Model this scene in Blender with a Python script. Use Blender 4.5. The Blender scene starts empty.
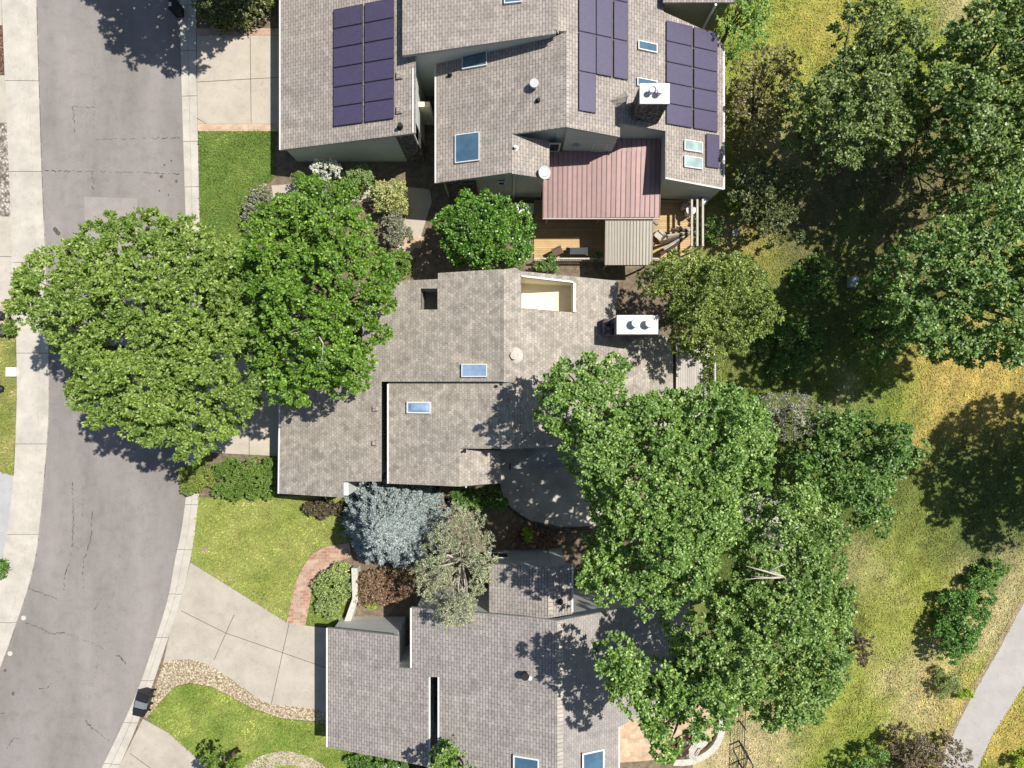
import bpy, math, random
import numpy as np
from mathutils import Vector, Matrix
from mathutils.geometry import tessellate_polygon
R = math.radians
random.seed(7)
S = bpy.context.scene
COL = S.collection

# ------------------------------------------------------------------ camera, sky, sun, exposure
H, F = 47.0, 710.0
cam_d = bpy.data.cameras.new("camera"); cam = bpy.data.objects.new("camera", cam_d); COL.objects.link(cam)
cam.location = (0, 0, H); cam.rotation_euler = (0, 0, 0)
cam_d.sensor_width = 36; cam_d.lens = 36 * F / 1024; cam_d.clip_end = 1000; cam_d.clip_start = 0.5
S.camera = cam
S.render.resolution_x = 1024; S.render.resolution_y = 768
w = bpy.data.worlds.new("World"); S.world = w; w.use_nodes = True
nt = w.node_tree; bg = nt.nodes['Background']
sky = nt.nodes.new('ShaderNodeTexSky'); sky.sky_type = 'NISHITA'; sky.sun_disc = False
sky.sun_elevation = R(60); sky.sun_rotation = R(65.4)
nt.links.new(sky.outputs[0], bg.inputs[0]); bg.inputs[1].default_value = 0.07
SUN = Vector((-0.53, -0.243, -1.0))
sd = bpy.data.lights.new("sun", 'SUN'); sd.energy = 4.6; sd.angle = R(0.53); sd.color = (1.0, 0.955, 0.88)
so = bpy.data.objects.new("sun", sd); COL.objects.link(so)
so.rotation_euler = SUN.to_track_quat('-Z', 'Y').to_euler(); so.location = (20, 10, 60)
S.view_settings.view_transform = 'Standard'; S.view_settings.look = 'None'
S.view_settings.exposure = 0.47; S.view_settings.gamma = 1.0

# ------------------------------------------------------------------ pixel of the survey photo -> world point at height z
def P(px, py, z=0.0):
    k = (H - z) / F
    return ((px - 512) * k, (384 - py) * k, z)
def PL(pts, z=0.0): return [P(a, b, z) for a, b in pts]

# ------------------------------------------------------------------ materials
def new_mat(name):
    m = bpy.data.materials.new(name); m.use_nodes = True
    n = m.node_tree.nodes; l = m.node_tree.links
    return m, n, l, n['Principled BSDF']
def ramp(n, stops):
    r = n.new('ShaderNodeValToRGB'); e = r.color_ramp.elements
    while len(e) < len(stops): e.new(0.5)
    for i, (p, c) in enumerate(stops):
        e[i].position = p; e[i].color = (*c, 1)
    return r
def noise(n, l, co, scale, detail=4, rough=0.6, stretch=None):
    t = n.new('ShaderNodeTexNoise'); t.inputs['Scale'].default_value = scale
    t.inputs['Detail'].default_value = detail; t.inputs['Roughness'].default_value = rough
    if stretch:
        mp = n.new('ShaderNodeMapping'); mp.inputs['Scale'].default_value = stretch
        if len(stretch) > 3: pass
        l.new(co, mp.inputs[0]); l.new(mp.outputs[0], t.inputs[0])
    else: l.new(co, t.inputs[0])
    return t
def mix(n, l, a, b, fac, mode='MIX'):
    m = n.new('ShaderNodeMix'); m.data_type = 'RGBA'; m.blend_type = mode
    for s, v in ((m.inputs[6], a), (m.inputs[7], b), (m.inputs[0], fac)):
        if hasattr(v, 'links'): l.new(v, s)
        elif isinstance(v, tuple): s.default_value = (*v, 1)
        else: s.default_value = v
    return m.outputs[2]
def bump(n, l, b, hgt, strength, dist=0.05):
    bp = n.new('ShaderNodeBump'); bp.inputs['Strength'].default_value = strength; bp.inputs['Distance'].default_value = dist
    l.new(hgt, bp.inputs['Height']); l.new(bp.outputs[0], b.inputs['Normal'])
def spec(b, rough, sp=0.3):
    b.inputs['Roughness'].default_value = rough; b.inputs['Specular IOR Level'].default_value = sp

def plain(name, c, rough=0.8, var=0.15, scale=3.0, metal=0.0, sp=0.3, fine=25.0):
    m, n, l, b = new_mat(name); co = n.new('ShaderNodeTexCoord').outputs['Object']
    a = noise(n, l, co, scale, 5); f = noise(n, l, co, fine, 3)
    d = tuple(x * (1 - var) for x in c); e = tuple(min(1, x * (1 + var)) for x in c)
    r = ramp(n, [(0.3, d), (0.7, e)]); l.new(a.outputs[0], r.inputs[0])
    r2 = ramp(n, [(0.3, (1 - var,) * 3), (0.7, (1, 1, 1))]); l.new(f.outputs[0], r2.inputs[0])
    l.new(mix(n, l, r.outputs[0], r2.outputs[0], 1.0, 'MULTIPLY'), b.inputs['Base Color'])
    spec(b, rough, sp); b.inputs['Metallic'].default_value = metal
    bump(n, l, b, f.outputs[0], 0.25, 0.02)
    return m

def asphalt_mat():
    m, n, l, b = new_mat('asphalt'); co = n.new('ShaderNodeTexCoord').outputs['Object']
    a = noise(n, l, co, 0.22, 5, 0.6, (1.6, 0.35, 1)); g = noise(n, l, co, 22, 3, 0.8); c = noise(n, l, co, 1.3, 6, 0.65)
    r = ramp(n, [(0.32, (0.205, 0.187, 0.172)), (0.5, (0.243, 0.222, 0.208)), (0.7, (0.285, 0.258, 0.245))]); l.new(a.outputs[0], r.inputs[0])
    r2 = ramp(n, [(0.25, (0.72,) * 3), (0.5, (0.97,) * 3), (0.8, (1.18,) * 3)]); l.new(g.outputs[0], r2.inputs[0])
    r3 = ramp(n, [(0.3, (0.88, 0.87, 0.855)), (0.5, (1, 1, 1)), (0.7, (1.05, 1.04, 1.05))]); l.new(c.outputs[0], r3.inputs[0])
    x = mix(n, l, r.outputs[0], r2.outputs[0], 1.0, 'MULTIPLY'); x = mix(n, l, x, r3.outputs[0], 1.0, 'MULTIPLY')
    l.new(x, b.inputs['Base Color']); spec(b, 0.9, 0.2); bump(n, l, b, g.outputs[0], 0.4, 0.015)
    return m
def concrete_mat(name, c, stain=0.16):
    m, n, l, b = new_mat(name); co = n.new('ShaderNodeTexCoord').outputs['Object']
    a = noise(n, l, co, 0.7, 7, 0.65); g = noise(n, l, co, 30, 3, 0.7); sp_ = noise(n, l, co, 3.5, 6, 0.75)
    r = ramp(n, [(0.3, tuple(x * (1 - stain) for x in c)), (0.7, tuple(min(1, x * (1 + stain * .6)) for x in c))]); l.new(a.outputs[0], r.inputs[0])
    r2 = ramp(n, [(0.3, (0.86,) * 3), (0.7, (1.04,) * 3)]); l.new(g.outputs[0], r2.inputs[0])
    r3 = ramp(n, [(0.3, (0.82, 0.81, 0.78)), (0.46, (1, 1, 1))]); l.new(sp_.outputs[0], r3.inputs[0])
    x = mix(n, l, r.outputs[0], r2.outputs[0], 1.0, 'MULTIPLY'); x = mix(n, l, x, r3.outputs[0], 1.0, 'MULTIPLY')
    l.new(x, b.inputs['Base Color']); spec(b, 0.85, 0.2); bump(n, l, b, g.outputs[0], 0.2, 0.01)
    return m
def shingle_mat(name, c1, c2, mortar, blot, bw=0.42, rh=0.17, tone=None):
    c1, c2, mortar = (tuple(x * 1.2 for x in q) for q in (c1, c2, mortar))
    m, n, l, b = new_mat(name); co = n.new('ShaderNodeTexCoord').outputs['Object']
    sx = n.new('ShaderNodeSeparateXYZ'); l.new(co, sx.inputs[0])
    cb = n.new('ShaderNodeCombineXYZ'); l.new(sx.outputs[1], cb.inputs[0]); l.new(sx.outputs[0], cb.inputs[1])
    br = n.new('ShaderNodeTexBrick'); l.new(cb.outputs[0], br.inputs[0])
    br.inputs['Scale'].default_value = 1.0; br.inputs['Brick Width'].default_value = bw; br.inputs['Row Height'].default_value = rh
    br.inputs['Mortar Size'].default_value = 0.022 if blot < .2 else 0.012; br.inputs['Mortar Smooth'].default_value = 0.3; br.offset = 0.5
    br.inputs['Color1'].default_value = (*c1, 1); br.inputs['Color2'].default_value = (*c2, 1); br.inputs['Mortar'].default_value = (*mortar, 1)
    a = noise(n, l, co, 1.7, 5, 0.7); r = ramp(n, [(0.32, (1 - blot,) * 3), (0.68, (1 + blot * .5,) * 3)]); l.new(a.outputs[0], r.inputs[0])
    v = n.new('ShaderNodeTexVoronoi'); v.inputs['Scale'].default_value = 3.2; l.new(co, v.inputs[0])
    r4 = ramp(n, [(0.0, (1 - blot, 1 - blot * 1.05, 1 - blot * 1.1)), (1.0, (1.06, 1.05, 1.02))])
    sv = n.new('ShaderNodeSeparateColor'); l.new(v.outputs['Color'], sv.inputs[0]); l.new(sv.outputs[0], r4.inputs[0])
    g = noise(n, l, co, 35, 2, 0.8); r2 = ramp(n, [(0.3, (0.8,) * 3), (0.7, (1.1,) * 3)]); l.new(g.outputs[0], r2.inputs[0])
    big = noise(n, l, co, 0.25, 4, 0.6); r5 = ramp(n, [(0.3, (0.92, 0.92, 0.94)), (0.7, (1.05, 1.03, 1.0))]); l.new(big.outputs[0], r5.inputs[0])
    x = mix(n, l, br.outputs[0], r.outputs[0], 1.0, 'MULTIPLY'); x = mix(n, l, x, r2.outputs[0], 1.0, 'MULTIPLY')
    stn = noise(n, l, co, 1.0, 5, 0.7, (0.25, 2.6, 1)); r6 = ramp(n, [(0.3, (0.87, 0.865, 0.86)), (0.6, (1.03, 1.03, 1.03))]); l.new(stn.outputs[0], r6.inputs[0])
    sp2 = noise(n, l, co, 9, 6, 0.85); r7 = ramp(n, [(0.27, (0.55, 0.5, 0.42)), (0.36, (1, 1, 1))]); l.new(sp2.outputs[0], r7.inputs[0])
    x = mix(n, l, x, r6.outputs[0], 1.0, 'MULTIPLY'); x = mix(n, l, x, r7.outputs[0], 1.0, 'MULTIPLY')
    x = mix(n, l, x, r4.outputs[0], 1.0, 'MULTIPLY'); x = mix(n, l, x, r5.outputs[0], 1.0, 'MULTIPLY')
    l.new(x, b.inputs['Base Color']); spec(b, 0.92, 0.15)
    inv = n.new('ShaderNodeMath'); inv.operation = 'SUBTRACT'; inv.inputs[0].default_value = 1; l.new(br.outputs['Fac'], inv.inputs[1])
    bump(n, l, b, inv.outputs[0], 0.5, 0.02)
    return m
def stripe_mat(name, c, dark, period, axis=0, rough=0.6, duty=0.1, metal=0.0, var=0.1, sp=0.3, hard=True):
    m, n, l, b = new_mat(name); co = n.new('ShaderNodeTexCoord').outputs['Object']
    sx = n.new('ShaderNodeSeparateXYZ'); l.new(co, sx.inputs[0])
    d = n.new('ShaderNodeMath'); d.operation = 'DIVIDE'; d.inputs[1].default_value = period; l.new(sx.outputs[axis], d.inputs[0])
    f = n.new('ShaderNodeMath'); f.operation = 'FRACT'; l.new(d.outputs[0], f.inputs[0])
    fl = n.new('ShaderNodeMath'); fl.operation = 'FLOOR'; l.new(d.outputs[0], fl.inputs[0])
    wn = n.new('ShaderNodeTexWhiteNoise'); wn.noise_dimensions = '1D'; l.new(fl.outputs[0], wn.inputs['W'])
    rv = ramp(n, [(0, (1 - var,) * 3), (1, (1 + var,) * 3)]); l.new(wn.outputs[0], rv.inputs[0])
    r = ramp(n, [(0, dark), (duty, dark), (duty + .05, c), (1, c)]); l.new(f.outputs[0], r.inputs[0])
    a = noise(n, l, co, 2.5, 5, 0.65); r2 = ramp(n, [(0.3, (1 - var,) * 3), (0.7, (1.05,) * 3)]); l.new(a.outputs[0], r2.inputs[0])
    x = mix(n, l, r.outputs[0], rv.outputs[0], 1.0, 'MULTIPLY'); x = mix(n, l, x, r2.outputs[0], 1.0, 'MULTIPLY')
    l.new(x, b.inputs['Base Color']); spec(b, rough, sp); b.inputs['Metallic'].default_value = metal
    bump(n, l, b, r.outputs[0], 0.3, 0.02)
    return m
def brick_mat(name, c1, c2, mortar, bw, rh):
    m, n, l, b = new_mat(name); co = n.new('ShaderNodeTexCoord').outputs['Object']
    br = n.new('ShaderNodeTexBrick'); l.new(co, br.inputs[0]); br.inputs['Scale'].default_value = 1
    br.inputs['Brick Width'].default_value = bw; br.inputs['Row Height'].default_value = rh; br.inputs['Mortar Size'].default_value = 0.012
    br.inputs['Color1'].default_value = (*c1, 1); br.inputs['Color2'].default_value = (*c2, 1); br.inputs['Mortar'].default_value = (*mortar, 1)
    a = noise(n, l, co, 2, 6, 0.7); r = ramp(n, [(0.3, (0.7, 0.7, 0.7)), (0.7, (1.15, 1.15, 1.15))]); l.new(a.outputs[0], r.inputs[0])
    l.new(mix(n, l, br.outputs[0], r.outputs[0], 1.0, 'MULTIPLY'), b.inputs['Base Color']); spec(b, 0.9, 0.2)
    return m
def pebble_mat(name, cols, scale):
    m, n, l, b = new_mat(name); co = n.new('ShaderNodeTexCoord').outputs['Object']
    v = n.new('ShaderNodeTexVoronoi'); v.inputs['Scale'].default_value = scale; l.new(co, v.inputs[0])
    sv = n.new('ShaderNodeSeparateColor'); l.new(v.outputs['Color'], sv.inputs[0])
    r = ramp(n, [(i / (len(cols) - 1), c) for i, c in enumerate(cols)]); l.new(sv.outputs[0], r.inputs[0])
    r2 = ramp(n, [(0.25, (1, 1, 1)), (0.7, (0.45, 0.42, 0.4))]); l.new(v.outputs['Distance'], r2.inputs[0])
    l.new(mix(n, l, r.outputs[0], r2.outputs[0], 1.0, 'MULTIPLY'), b.inputs['Base Color']); spec(b, 0.9, 0.2)
    iv = n.new('ShaderNodeMath'); iv.operation = 'SUBTRACT'; iv.inputs[0].default_value = 1; l.new(v.outputs['Distance'], iv.inputs[1])
    bump(n, l, b, iv.outputs[0], 0.8, 0.05)
    return m
def vcol_mat(name, rough=0.95, fine=8.0, amp=0.32):
    m, n, l, b = new_mat(name); co = n.new('ShaderNodeTexCoord').outputs['Object']
    at = n.new('ShaderNodeAttribute'); at.attribute_name = 'Col'
    a = noise(n, l, co, fine, 4, 0.8); r = ramp(n, [(0.3, (1 - amp,) * 3), (0.7, (1 + amp * .6,) * 3)]); l.new(a.outputs[0], r.inputs[0])
    a2 = noise(n, l, co, 1.2, 6, 0.75); r2 = ramp(n, [(0.32, (0.66, 0.72, 0.62)), (0.68, (1.18, 1.12, 1.2))]); l.new(a2.outputs[0], r2.inputs[0])
    x = mix(n, l, at.outputs[0], r.outputs[0], 1.0, 'MULTIPLY'); x = mix(n, l, x, r2.outputs[0], 1.0, 'MULTIPLY')
    l.new(x, b.inputs['Base Color']); spec(b, rough, 0.1); bump(n, l, b, a.outputs[0], 0.9, 0.08)
    return m
def leaf_mat(name, c1, c2, c3=None, trans=0.34, gloss=0.4, clump=0.35):
    m, n, l, b = new_mat(name)
    g = n.new('ShaderNodeNewGeometry'); co = n.new('ShaderNodeTexCoord').outputs['Object']
    c1, c2, c3 = (tuple(x * f for x in q) for q, f in ((c1, 1.8), (c2, 1.95), (c3, 1.7)))
    stops = [(0, tuple(x * .75 for x in c1)), (0.3, c1), (0.7, c2), (1, c3 or tuple(min(1, x * 1.5) for x in c2))]
    r = ramp(n, stops); l.new(g.outputs['Random Per Island'], r.inputs[0])
    a = noise(n, l, co, 0.45, 3, 0.6); r2 = ramp(n, [(0.3, (1 - clump, 1 - clump * .8, 1 - clump)), (0.7, (1.12, 1.08, 1.05))]); l.new(a.outputs[0], r2.inputs[0])
    col = mix(n, l, r.outputs[0], r2.outputs[0], 1.0, 'MULTIPLY')
    l.new(col, b.inputs['Base Color']); spec(b, gloss, 0.35)
    t = n.new('ShaderNodeBsdfTranslucent'); tc = mix(n, l, col, (1.25, 1.3, 0.6), 1.0, 'MULTIPLY'); l.new(tc, t.inputs[0])
    ms = n.new('ShaderNodeMixShader'); ms.inputs[0].default_value = trans
    l.new(b.outputs[0], ms.inputs[1]); l.new(t.outputs[0], ms.inputs[2])
    l.new(ms.outputs[0], n['Material Output'].inputs[0])
    return m
def glass_mat(name, c, rough=0.08):
    m, n, l, b = new_mat(name); co = n.new('ShaderNodeTexCoord').outputs['Object']
    a = noise(n, l, co, 1.5, 3); r = ramp(n, [(0.3, tuple(x * .75 for x in c)), (0.7, tuple(min(1, x * 1.2) for x in c))]); l.new(a.outputs[0], r.inputs[0])
    l.new(r.outputs[0], b.inputs['Base Color']); spec(b, rough, 0.9)
    return m

M = {}
M['asphalt'] = asphalt_mat()
M['patch'] = plain('asphalt_patch', (0.30, 0.27, 0.255), 0.9, 0.1, 2)
M['crack'] = plain('crack_sealant', (0.105, 0.095, 0.085), 0.9, 0.3)
M['joint'] = plain('joint_dirt', (0.10, 0.085, 0.06), 0.95, 0.4, 6)
M['concrete'] = concrete_mat('concrete', (0.46, 0.42, 0.36))
M['conc_gut'] = concrete_mat('gutter_concrete', (0.49, 0.455, 0.40), 0.2)
M['conc_drive'] = concrete_mat('driveway_concrete', (0.46, 0.41, 0.34), 0.14)
M['conc_driveC'] = concrete_mat('driveway_concrete_grey', (0.43, 0.385, 0.325), 0.16)
M['conc_blue'] = concrete_mat('driveway_concrete_blue', (0.40, 0.40, 0.40), 0.1)
M['trail'] = concrete_mat('trail_concrete', (0.40, 0.375, 0.355), 0.12)
M['shA'] = shingle_mat('shingles_tab', (0.30, 0.272, 0.248), (0.37, 0.335, 0.305), (0.19, 0.17, 0.16), 0.14)
M['shB'] = shingle_mat('shingles_blend', (0.29, 0.265, 0.235), (0.40, 0.365, 0.322), (0.25, 0.23, 0.205), 0.2, 0.22, 0.16)
M['shC'] = shingle_mat('shingles_tab_grey', (0.275, 0.258, 0.245), (0.34, 0.315, 0.30), (0.165, 0.15, 0.15), 0.14)
M['capA'] = shingle_mat('ridge_shingles', (0.34, 0.315, 0.285), (0.39, 0.36, 0.33), (0.2, 0.18, 0.17), 0.12, 0.24, 0.5)
M['fascia'] = plain('fascia_paint', (0.36, 0.37, 0.36), 0.6, 0.08)
M['gutter'] = plain('gutter_metal', (0.62, 0.62, 0.60), 0.45, 0.06)
M['sidingA'] = stripe_mat('siding_sage', (0.50, 0.54, 0.48), (0.33, 0.36, 0.32), 0.2, 2, 0.7, 0.08, var=0.04)
M['sidingB'] = stripe_mat('siding_taupe', (0.34, 0.33, 0.29), (0.2, 0.2, 0.17), 0.2, 2, 0.7, 0.08, var=0.04)
M['sidingC'] = stripe_mat('siding_grey', (0.58, 0.58, 0.57), (0.40, 0.40, 0.40), 0.2, 2, 0.7, 0.1, var=0.05)
M['cream'] = plain('cream_stucco', (0.72, 0.66, 0.50), 0.8, 0.06)
M['white'] = plain('white_paint', (0.66, 0.66, 0.64), 0.55, 0.04)
M['capwhite'] = plain('chimney_cap', (0.66, 0.65, 0.63), 0.7, 0.12, 2.5)
M['stone'] = pebble_mat('stone_facing', [(0.05, 0.05, 0.055), (0.16, 0.15, 0.15), (0.30, 0.28, 0.27), (0.12, 0.11, 0.11)], 7)
M['redmetal'] = stripe_mat('red_metal_roofing', (0.285, 0.18, 0.17), (0.11, 0.065, 0.068), 0.30, 0, 0.45, 0.14, 0.2, 0.12, 0.5)
M['tanmetal'] = stripe_mat('tan_metal_roofing', (0.31, 0.28, 0.225), (0.15, 0.135, 0.105), 0.21, 0, 0.5, 0.16, 0.1, 0.06, 0.5)
M['deck'] = stripe_mat('deck_boards', (0.48, 0.33, 0.16), (0.12, 0.07, 0.03), 0.145, 1, 0.7, 0.08, var=0.14)
M['deckgrey'] = stripe_mat('deck_boards_grey', (0.44, 0.41, 0.37), (0.1, 0.09, 0.08), 0.145, 0, 0.8, 0.08, var=0.12)
M['wood'] = plain('weathered_wood', (0.36, 0.29, 0.21), 0.8, 0.2)
M['darkwood'] = plain('dark_wood', (0.13, 0.085, 0.06), 0.75, 0.2)
M['woodgrey'] = plain('grey_wood', (0.5, 0.46, 0.40), 0.8, 0.15)
M['bark'] = plain('bark', (0.17, 0.13, 0.10), 0.95, 0.35, 6)
M['barkpale'] = plain('bark_pale', (0.50, 0.45, 0.38), 0.9, 0.2, 6)
M['glass'] = glass_mat('skylight_glass', (0.065, 0.135, 0.20))
M['glasspale'] = glass_mat('pale_skylight_glass', (0.32, 0.42, 0.42), 0.2)
M['glasslight'] = glass_mat('domed_acrylic', (0.24, 0.36, 0.52), 0.25)
M['glassdark'] = glass_mat('window_glass', (0.03, 0.035, 0.04))
M['dark'] = plain('dark_plastic', (0.018, 0.018, 0.021), 0.5, 0.1)
M['bingrey'] = plain('grey_plastic', (0.055, 0.06, 0.07), 0.5, 0.1)
M['grillcover'] = plain('grill_cover_fabric', (0.055, 0.058, 0.062), 0.7, 0.2)
M['sail'] = plain('sail_fabric', (0.30, 0.30, 0.285), 0.8, 0.1)
M['canvas'] = plain('canvas', (0.5, 0.47, 0.42), 0.8, 0.15)
M['metal'] = plain('galvanised_metal', (0.45, 0.45, 0.45), 0.4, 0.1, metal=0.4)
M['blackmetal'] = plain('black_metal', (0.02, 0.02, 0.022), 0.5, 0.1)
M['brick'] = brick_mat('brick_paving', (0.36, 0.19, 0.13), (0.47, 0.33, 0.25), (0.42, 0.36, 0.3), 0.4, 0.2)
M['paver'] = brick_mat('tan_paving', (0.46, 0.31, 0.20), (0.56, 0.42, 0.30), (0.4, 0.33, 0.25), 0.4, 0.3)
M['paverpink'] = brick_mat('pink_paving', (0.44, 0.35, 0.29), (0.52, 0.43, 0.36), (0.38, 0.32, 0.27), 0.3, 0.2)
M['gravel'] = pebble_mat('tan_gravel', [(0.55, 0.47, 0.33), (0.32, 0.25, 0.15), (0.66, 0.58, 0.44), (0.45, 0.37, 0.24), (0.6, 0.5, 0.36)], 9)
M['riverrock'] = pebble_mat('river_rock', [(0.3, 0.27, 0.24), (0.5, 0.47, 0.42), (0.18, 0.14, 0.11), (0.62, 0.58, 0.52)], 6)
M['barkchips'] = pebble_mat('bark_chips', [(0.14, 0.08, 0.05), (0.22, 0.14, 0.10), (0.09, 0.05, 0.03), (0.30, 0.2, 0.15)], 9)
M['meadow'] = vcol_mat('meadow_turf')
M['blade'] = vcol_mat('grass_blades', 0.7, 5.0, 0.15)
M['stonewall'] = plain('garden_stone', (0.52, 0.50, 0.44), 0.9, 0.15, 5)

def solar_mat():
    m, n, l, b = new_mat('solar_cells'); co = n.new('ShaderNodeTexCoord').outputs['Object']
    br = n.new('ShaderNodeTexBrick'); l.new(co, br.inputs[0]); br.offset = 0; br.inputs['Scale'].default_value = 1
    br.inputs['Brick Width'].default_value = 0.165; br.inputs['Row Height'].default_value = 0.165; br.inputs['Mortar Size'].default_value = 0.006
    br.inputs['Color1'].default_value = (0.060, 0.050, 0.098, 1); br.inputs['Color2'].default_value = (0.070, 0.058, 0.110, 1)
    br.inputs['Mortar'].default_value = (0.085, 0.072, 0.13, 1)
    l.new(br.outputs[0], b.inputs['Base Color']); spec(b, 0.35, 0.6)
    b.inputs['Coat Weight'].default_value = 0.4; b.inputs['Coat Roughness'].default_value = 0.2
    return m
M['solar'] = solar_mat()
M['panelframe'] = plain('panel_frame', (0.05, 0.045, 0.07), 0.4, 0.1, metal=0.5)

# ------------------------------------------------------------------ mesh helpers
class MB:
    def __init__(s): s.v = []; s.f = []; s.mi = []
    def add(s, vs, fs, mi=0):
        o = len(s.v); s.v += [tuple(v) for v in vs]
        for f in fs: s.f.append(tuple(i + o for i in f)); s.mi.append(mi)
        return s
    def box(s, x0, x1, y0, y1, z0, z1, mi=0, rot=0.0, piv=None):
        vs = [(x, y, z) for z in (z0, z1) for y in (y0, y1) for x in (x0, x1)]
        if rot:
            px, py = piv or ((x0 + x1) / 2, (y0 + y1) / 2); c, sn = math.cos(rot), math.sin(rot)
            vs = [(px + (x - px) * c - (y - py) * sn, py + (x - px) * sn + (y - py) * c, z) for x, y, z in vs]
        return s.add(vs, [(0, 2, 3, 1), (4, 5, 7, 6), (0, 1, 5, 4), (2, 6, 7, 3), (0, 4, 6, 2), (1, 3, 7, 5)], mi)
    def cyl(s, x, y, z0, z1, r0, r1=None, n=16, mi=0):
        r1 = r0 if r1 is None else r1
        vs = [(x + r * math.cos(2 * math.pi * i / n), y + r * math.sin(2 * math.pi * i / n), z) for z, r in ((z0, r0), (z1, r1)) for i in range(n)]
        fs = [(i, (i + 1) % n, n + (i + 1) % n, n + i) for i in range(n)] + [tuple(range(n))[::-1], tuple(range(n, 2 * n))]
        return s.add(vs, fs, mi)
    def tube(s, pts, rad, n=6, mi=0):
        pts = [Vector(p) for p in pts]; rings = []
        for i, p in enumerate(pts):
            d = (pts[min(i + 1, len(pts) - 1)] - pts[max(i - 1, 0)]).normalized()
            a = d.orthogonal().normalized(); b = d.cross(a)
            r = rad[i] if isinstance(rad, (list, tuple)) else rad
            rings.append([p + (a * math.cos(2 * math.pi * k / n) + b * math.sin(2 * math.pi * k / n)) * r for k in range(n)])
        vs = [v for r_ in rings for v in r_]
        fs = [(i * n + k, i * n + (k + 1) % n, (i + 1) * n + (k + 1) % n, (i + 1) * n + k) for i in range(len(pts) - 1) for k in range(n)]
        fs += [tuple(range(n))[::-1], tuple(range((len(pts) - 1) * n, len(pts) * n))]
        return s.add(vs, fs, mi)
    def prism(s, loops, zt, zb, mi=0, mis=None):
        """loops: outer + holes of (x,y); zt, zb: function or number giving top / bottom height"""
        ft = zt if callable(zt) else (lambda x, y: zt); fb = zb if callable(zb) else (lambda x, y: zb)
        tri = tessellate_polygon([[Vector((x, y, 0)) for x, y in lp] for lp in loops])
        flat = [p for lp in loops for p in lp]; n = len(flat)
        vs = [(x, y, ft(x, y)) for x, y in flat] + [(x, y, fb(x, y)) for x, y in flat]
        fs = []
        for t in tri:
            a, b, c = (flat[i] for i in t)
            ar = (b[0] - a[0]) * (c[1] - a[1]) - (b[1] - a[1]) * (c[0] - a[0])
            if abs(ar) < 1e-9: continue
            t = tuple(t) if ar > 0 else tuple(t)[::-1]
            fs.append(t); fs.append(tuple(i + n for i in t[::-1]))
        s.add(vs, fs, mi)
        o = 0
        for lp in loops:
            m_ = len(lp); sv = [vs[o + i] for i in range(m_)] + [vs[n + o + i] for i in range(m_)]
            s.add(sv, [(i, (i + 1) % m_, m_ + (i + 1) % m_, m_ + i) for i in range(m_)], mi if mis is None else mis); o += m_
        return s
    def sides(s, lp, zt, zb, mi=0):
        m_ = len(lp); ft = zt if callable(zt) else (lambda x, y: zt)
        fb = zb if callable(zb) else (lambda x, y: zb)
        return s.add([(x, y, ft(x, y)) for x, y in lp] + [(x, y, fb(x, y)) for x, y in lp], [(i, (i + 1) % m_, m_ + (i + 1) % m_, m_ + i) for i in range(m_)], mi)
    def build(s, name, mats, parent=None, smooth=False, loc=None):
        me = bpy.data.meshes.new(name); o = root_of(parent) if parent else (loc or (0, 0, 0))
        me.from_pydata([(a - o[0], b - o[1], c - o[2]) for a, b, c in s.v], [], s.f)
        if not isinstance(mats, (list, tuple)): mats = [mats]
        for m in mats: me.materials.append(m)
        if len(mats) > 1: me.polygons.foreach_set('material_index', s.mi)
        if smooth: me.polygons.foreach_set('use_smooth', [True] * len(me.polygons))
        me.validate(); me.update()
        ob = bpy.data.objects.new(name, me); COL.objects.link(ob)
        if parent: ob.parent = parent
        elif loc: ob.location = loc
        return ob
def root_of(o):
    while o.parent: o = o.parent
    return tuple(o.location)
def thing(name, loc, label, cat, group=None):
    o = bpy.data.objects.new(name, None); COL.objects.link(o); o.location = loc; o.empty_display_size = 0.3
    return tag(o, label, cat, group)
def tag(o, label, cat, group=None):
    o['label'] = label; o['category'] = cat
    if group: o['group'] = group
    return o
def struct(o, kind='structure'): o['kind'] = kind; return o
def xy(pts, z=0.0): return [P(a, b, z)[:2] for a, b in pts]

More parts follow.
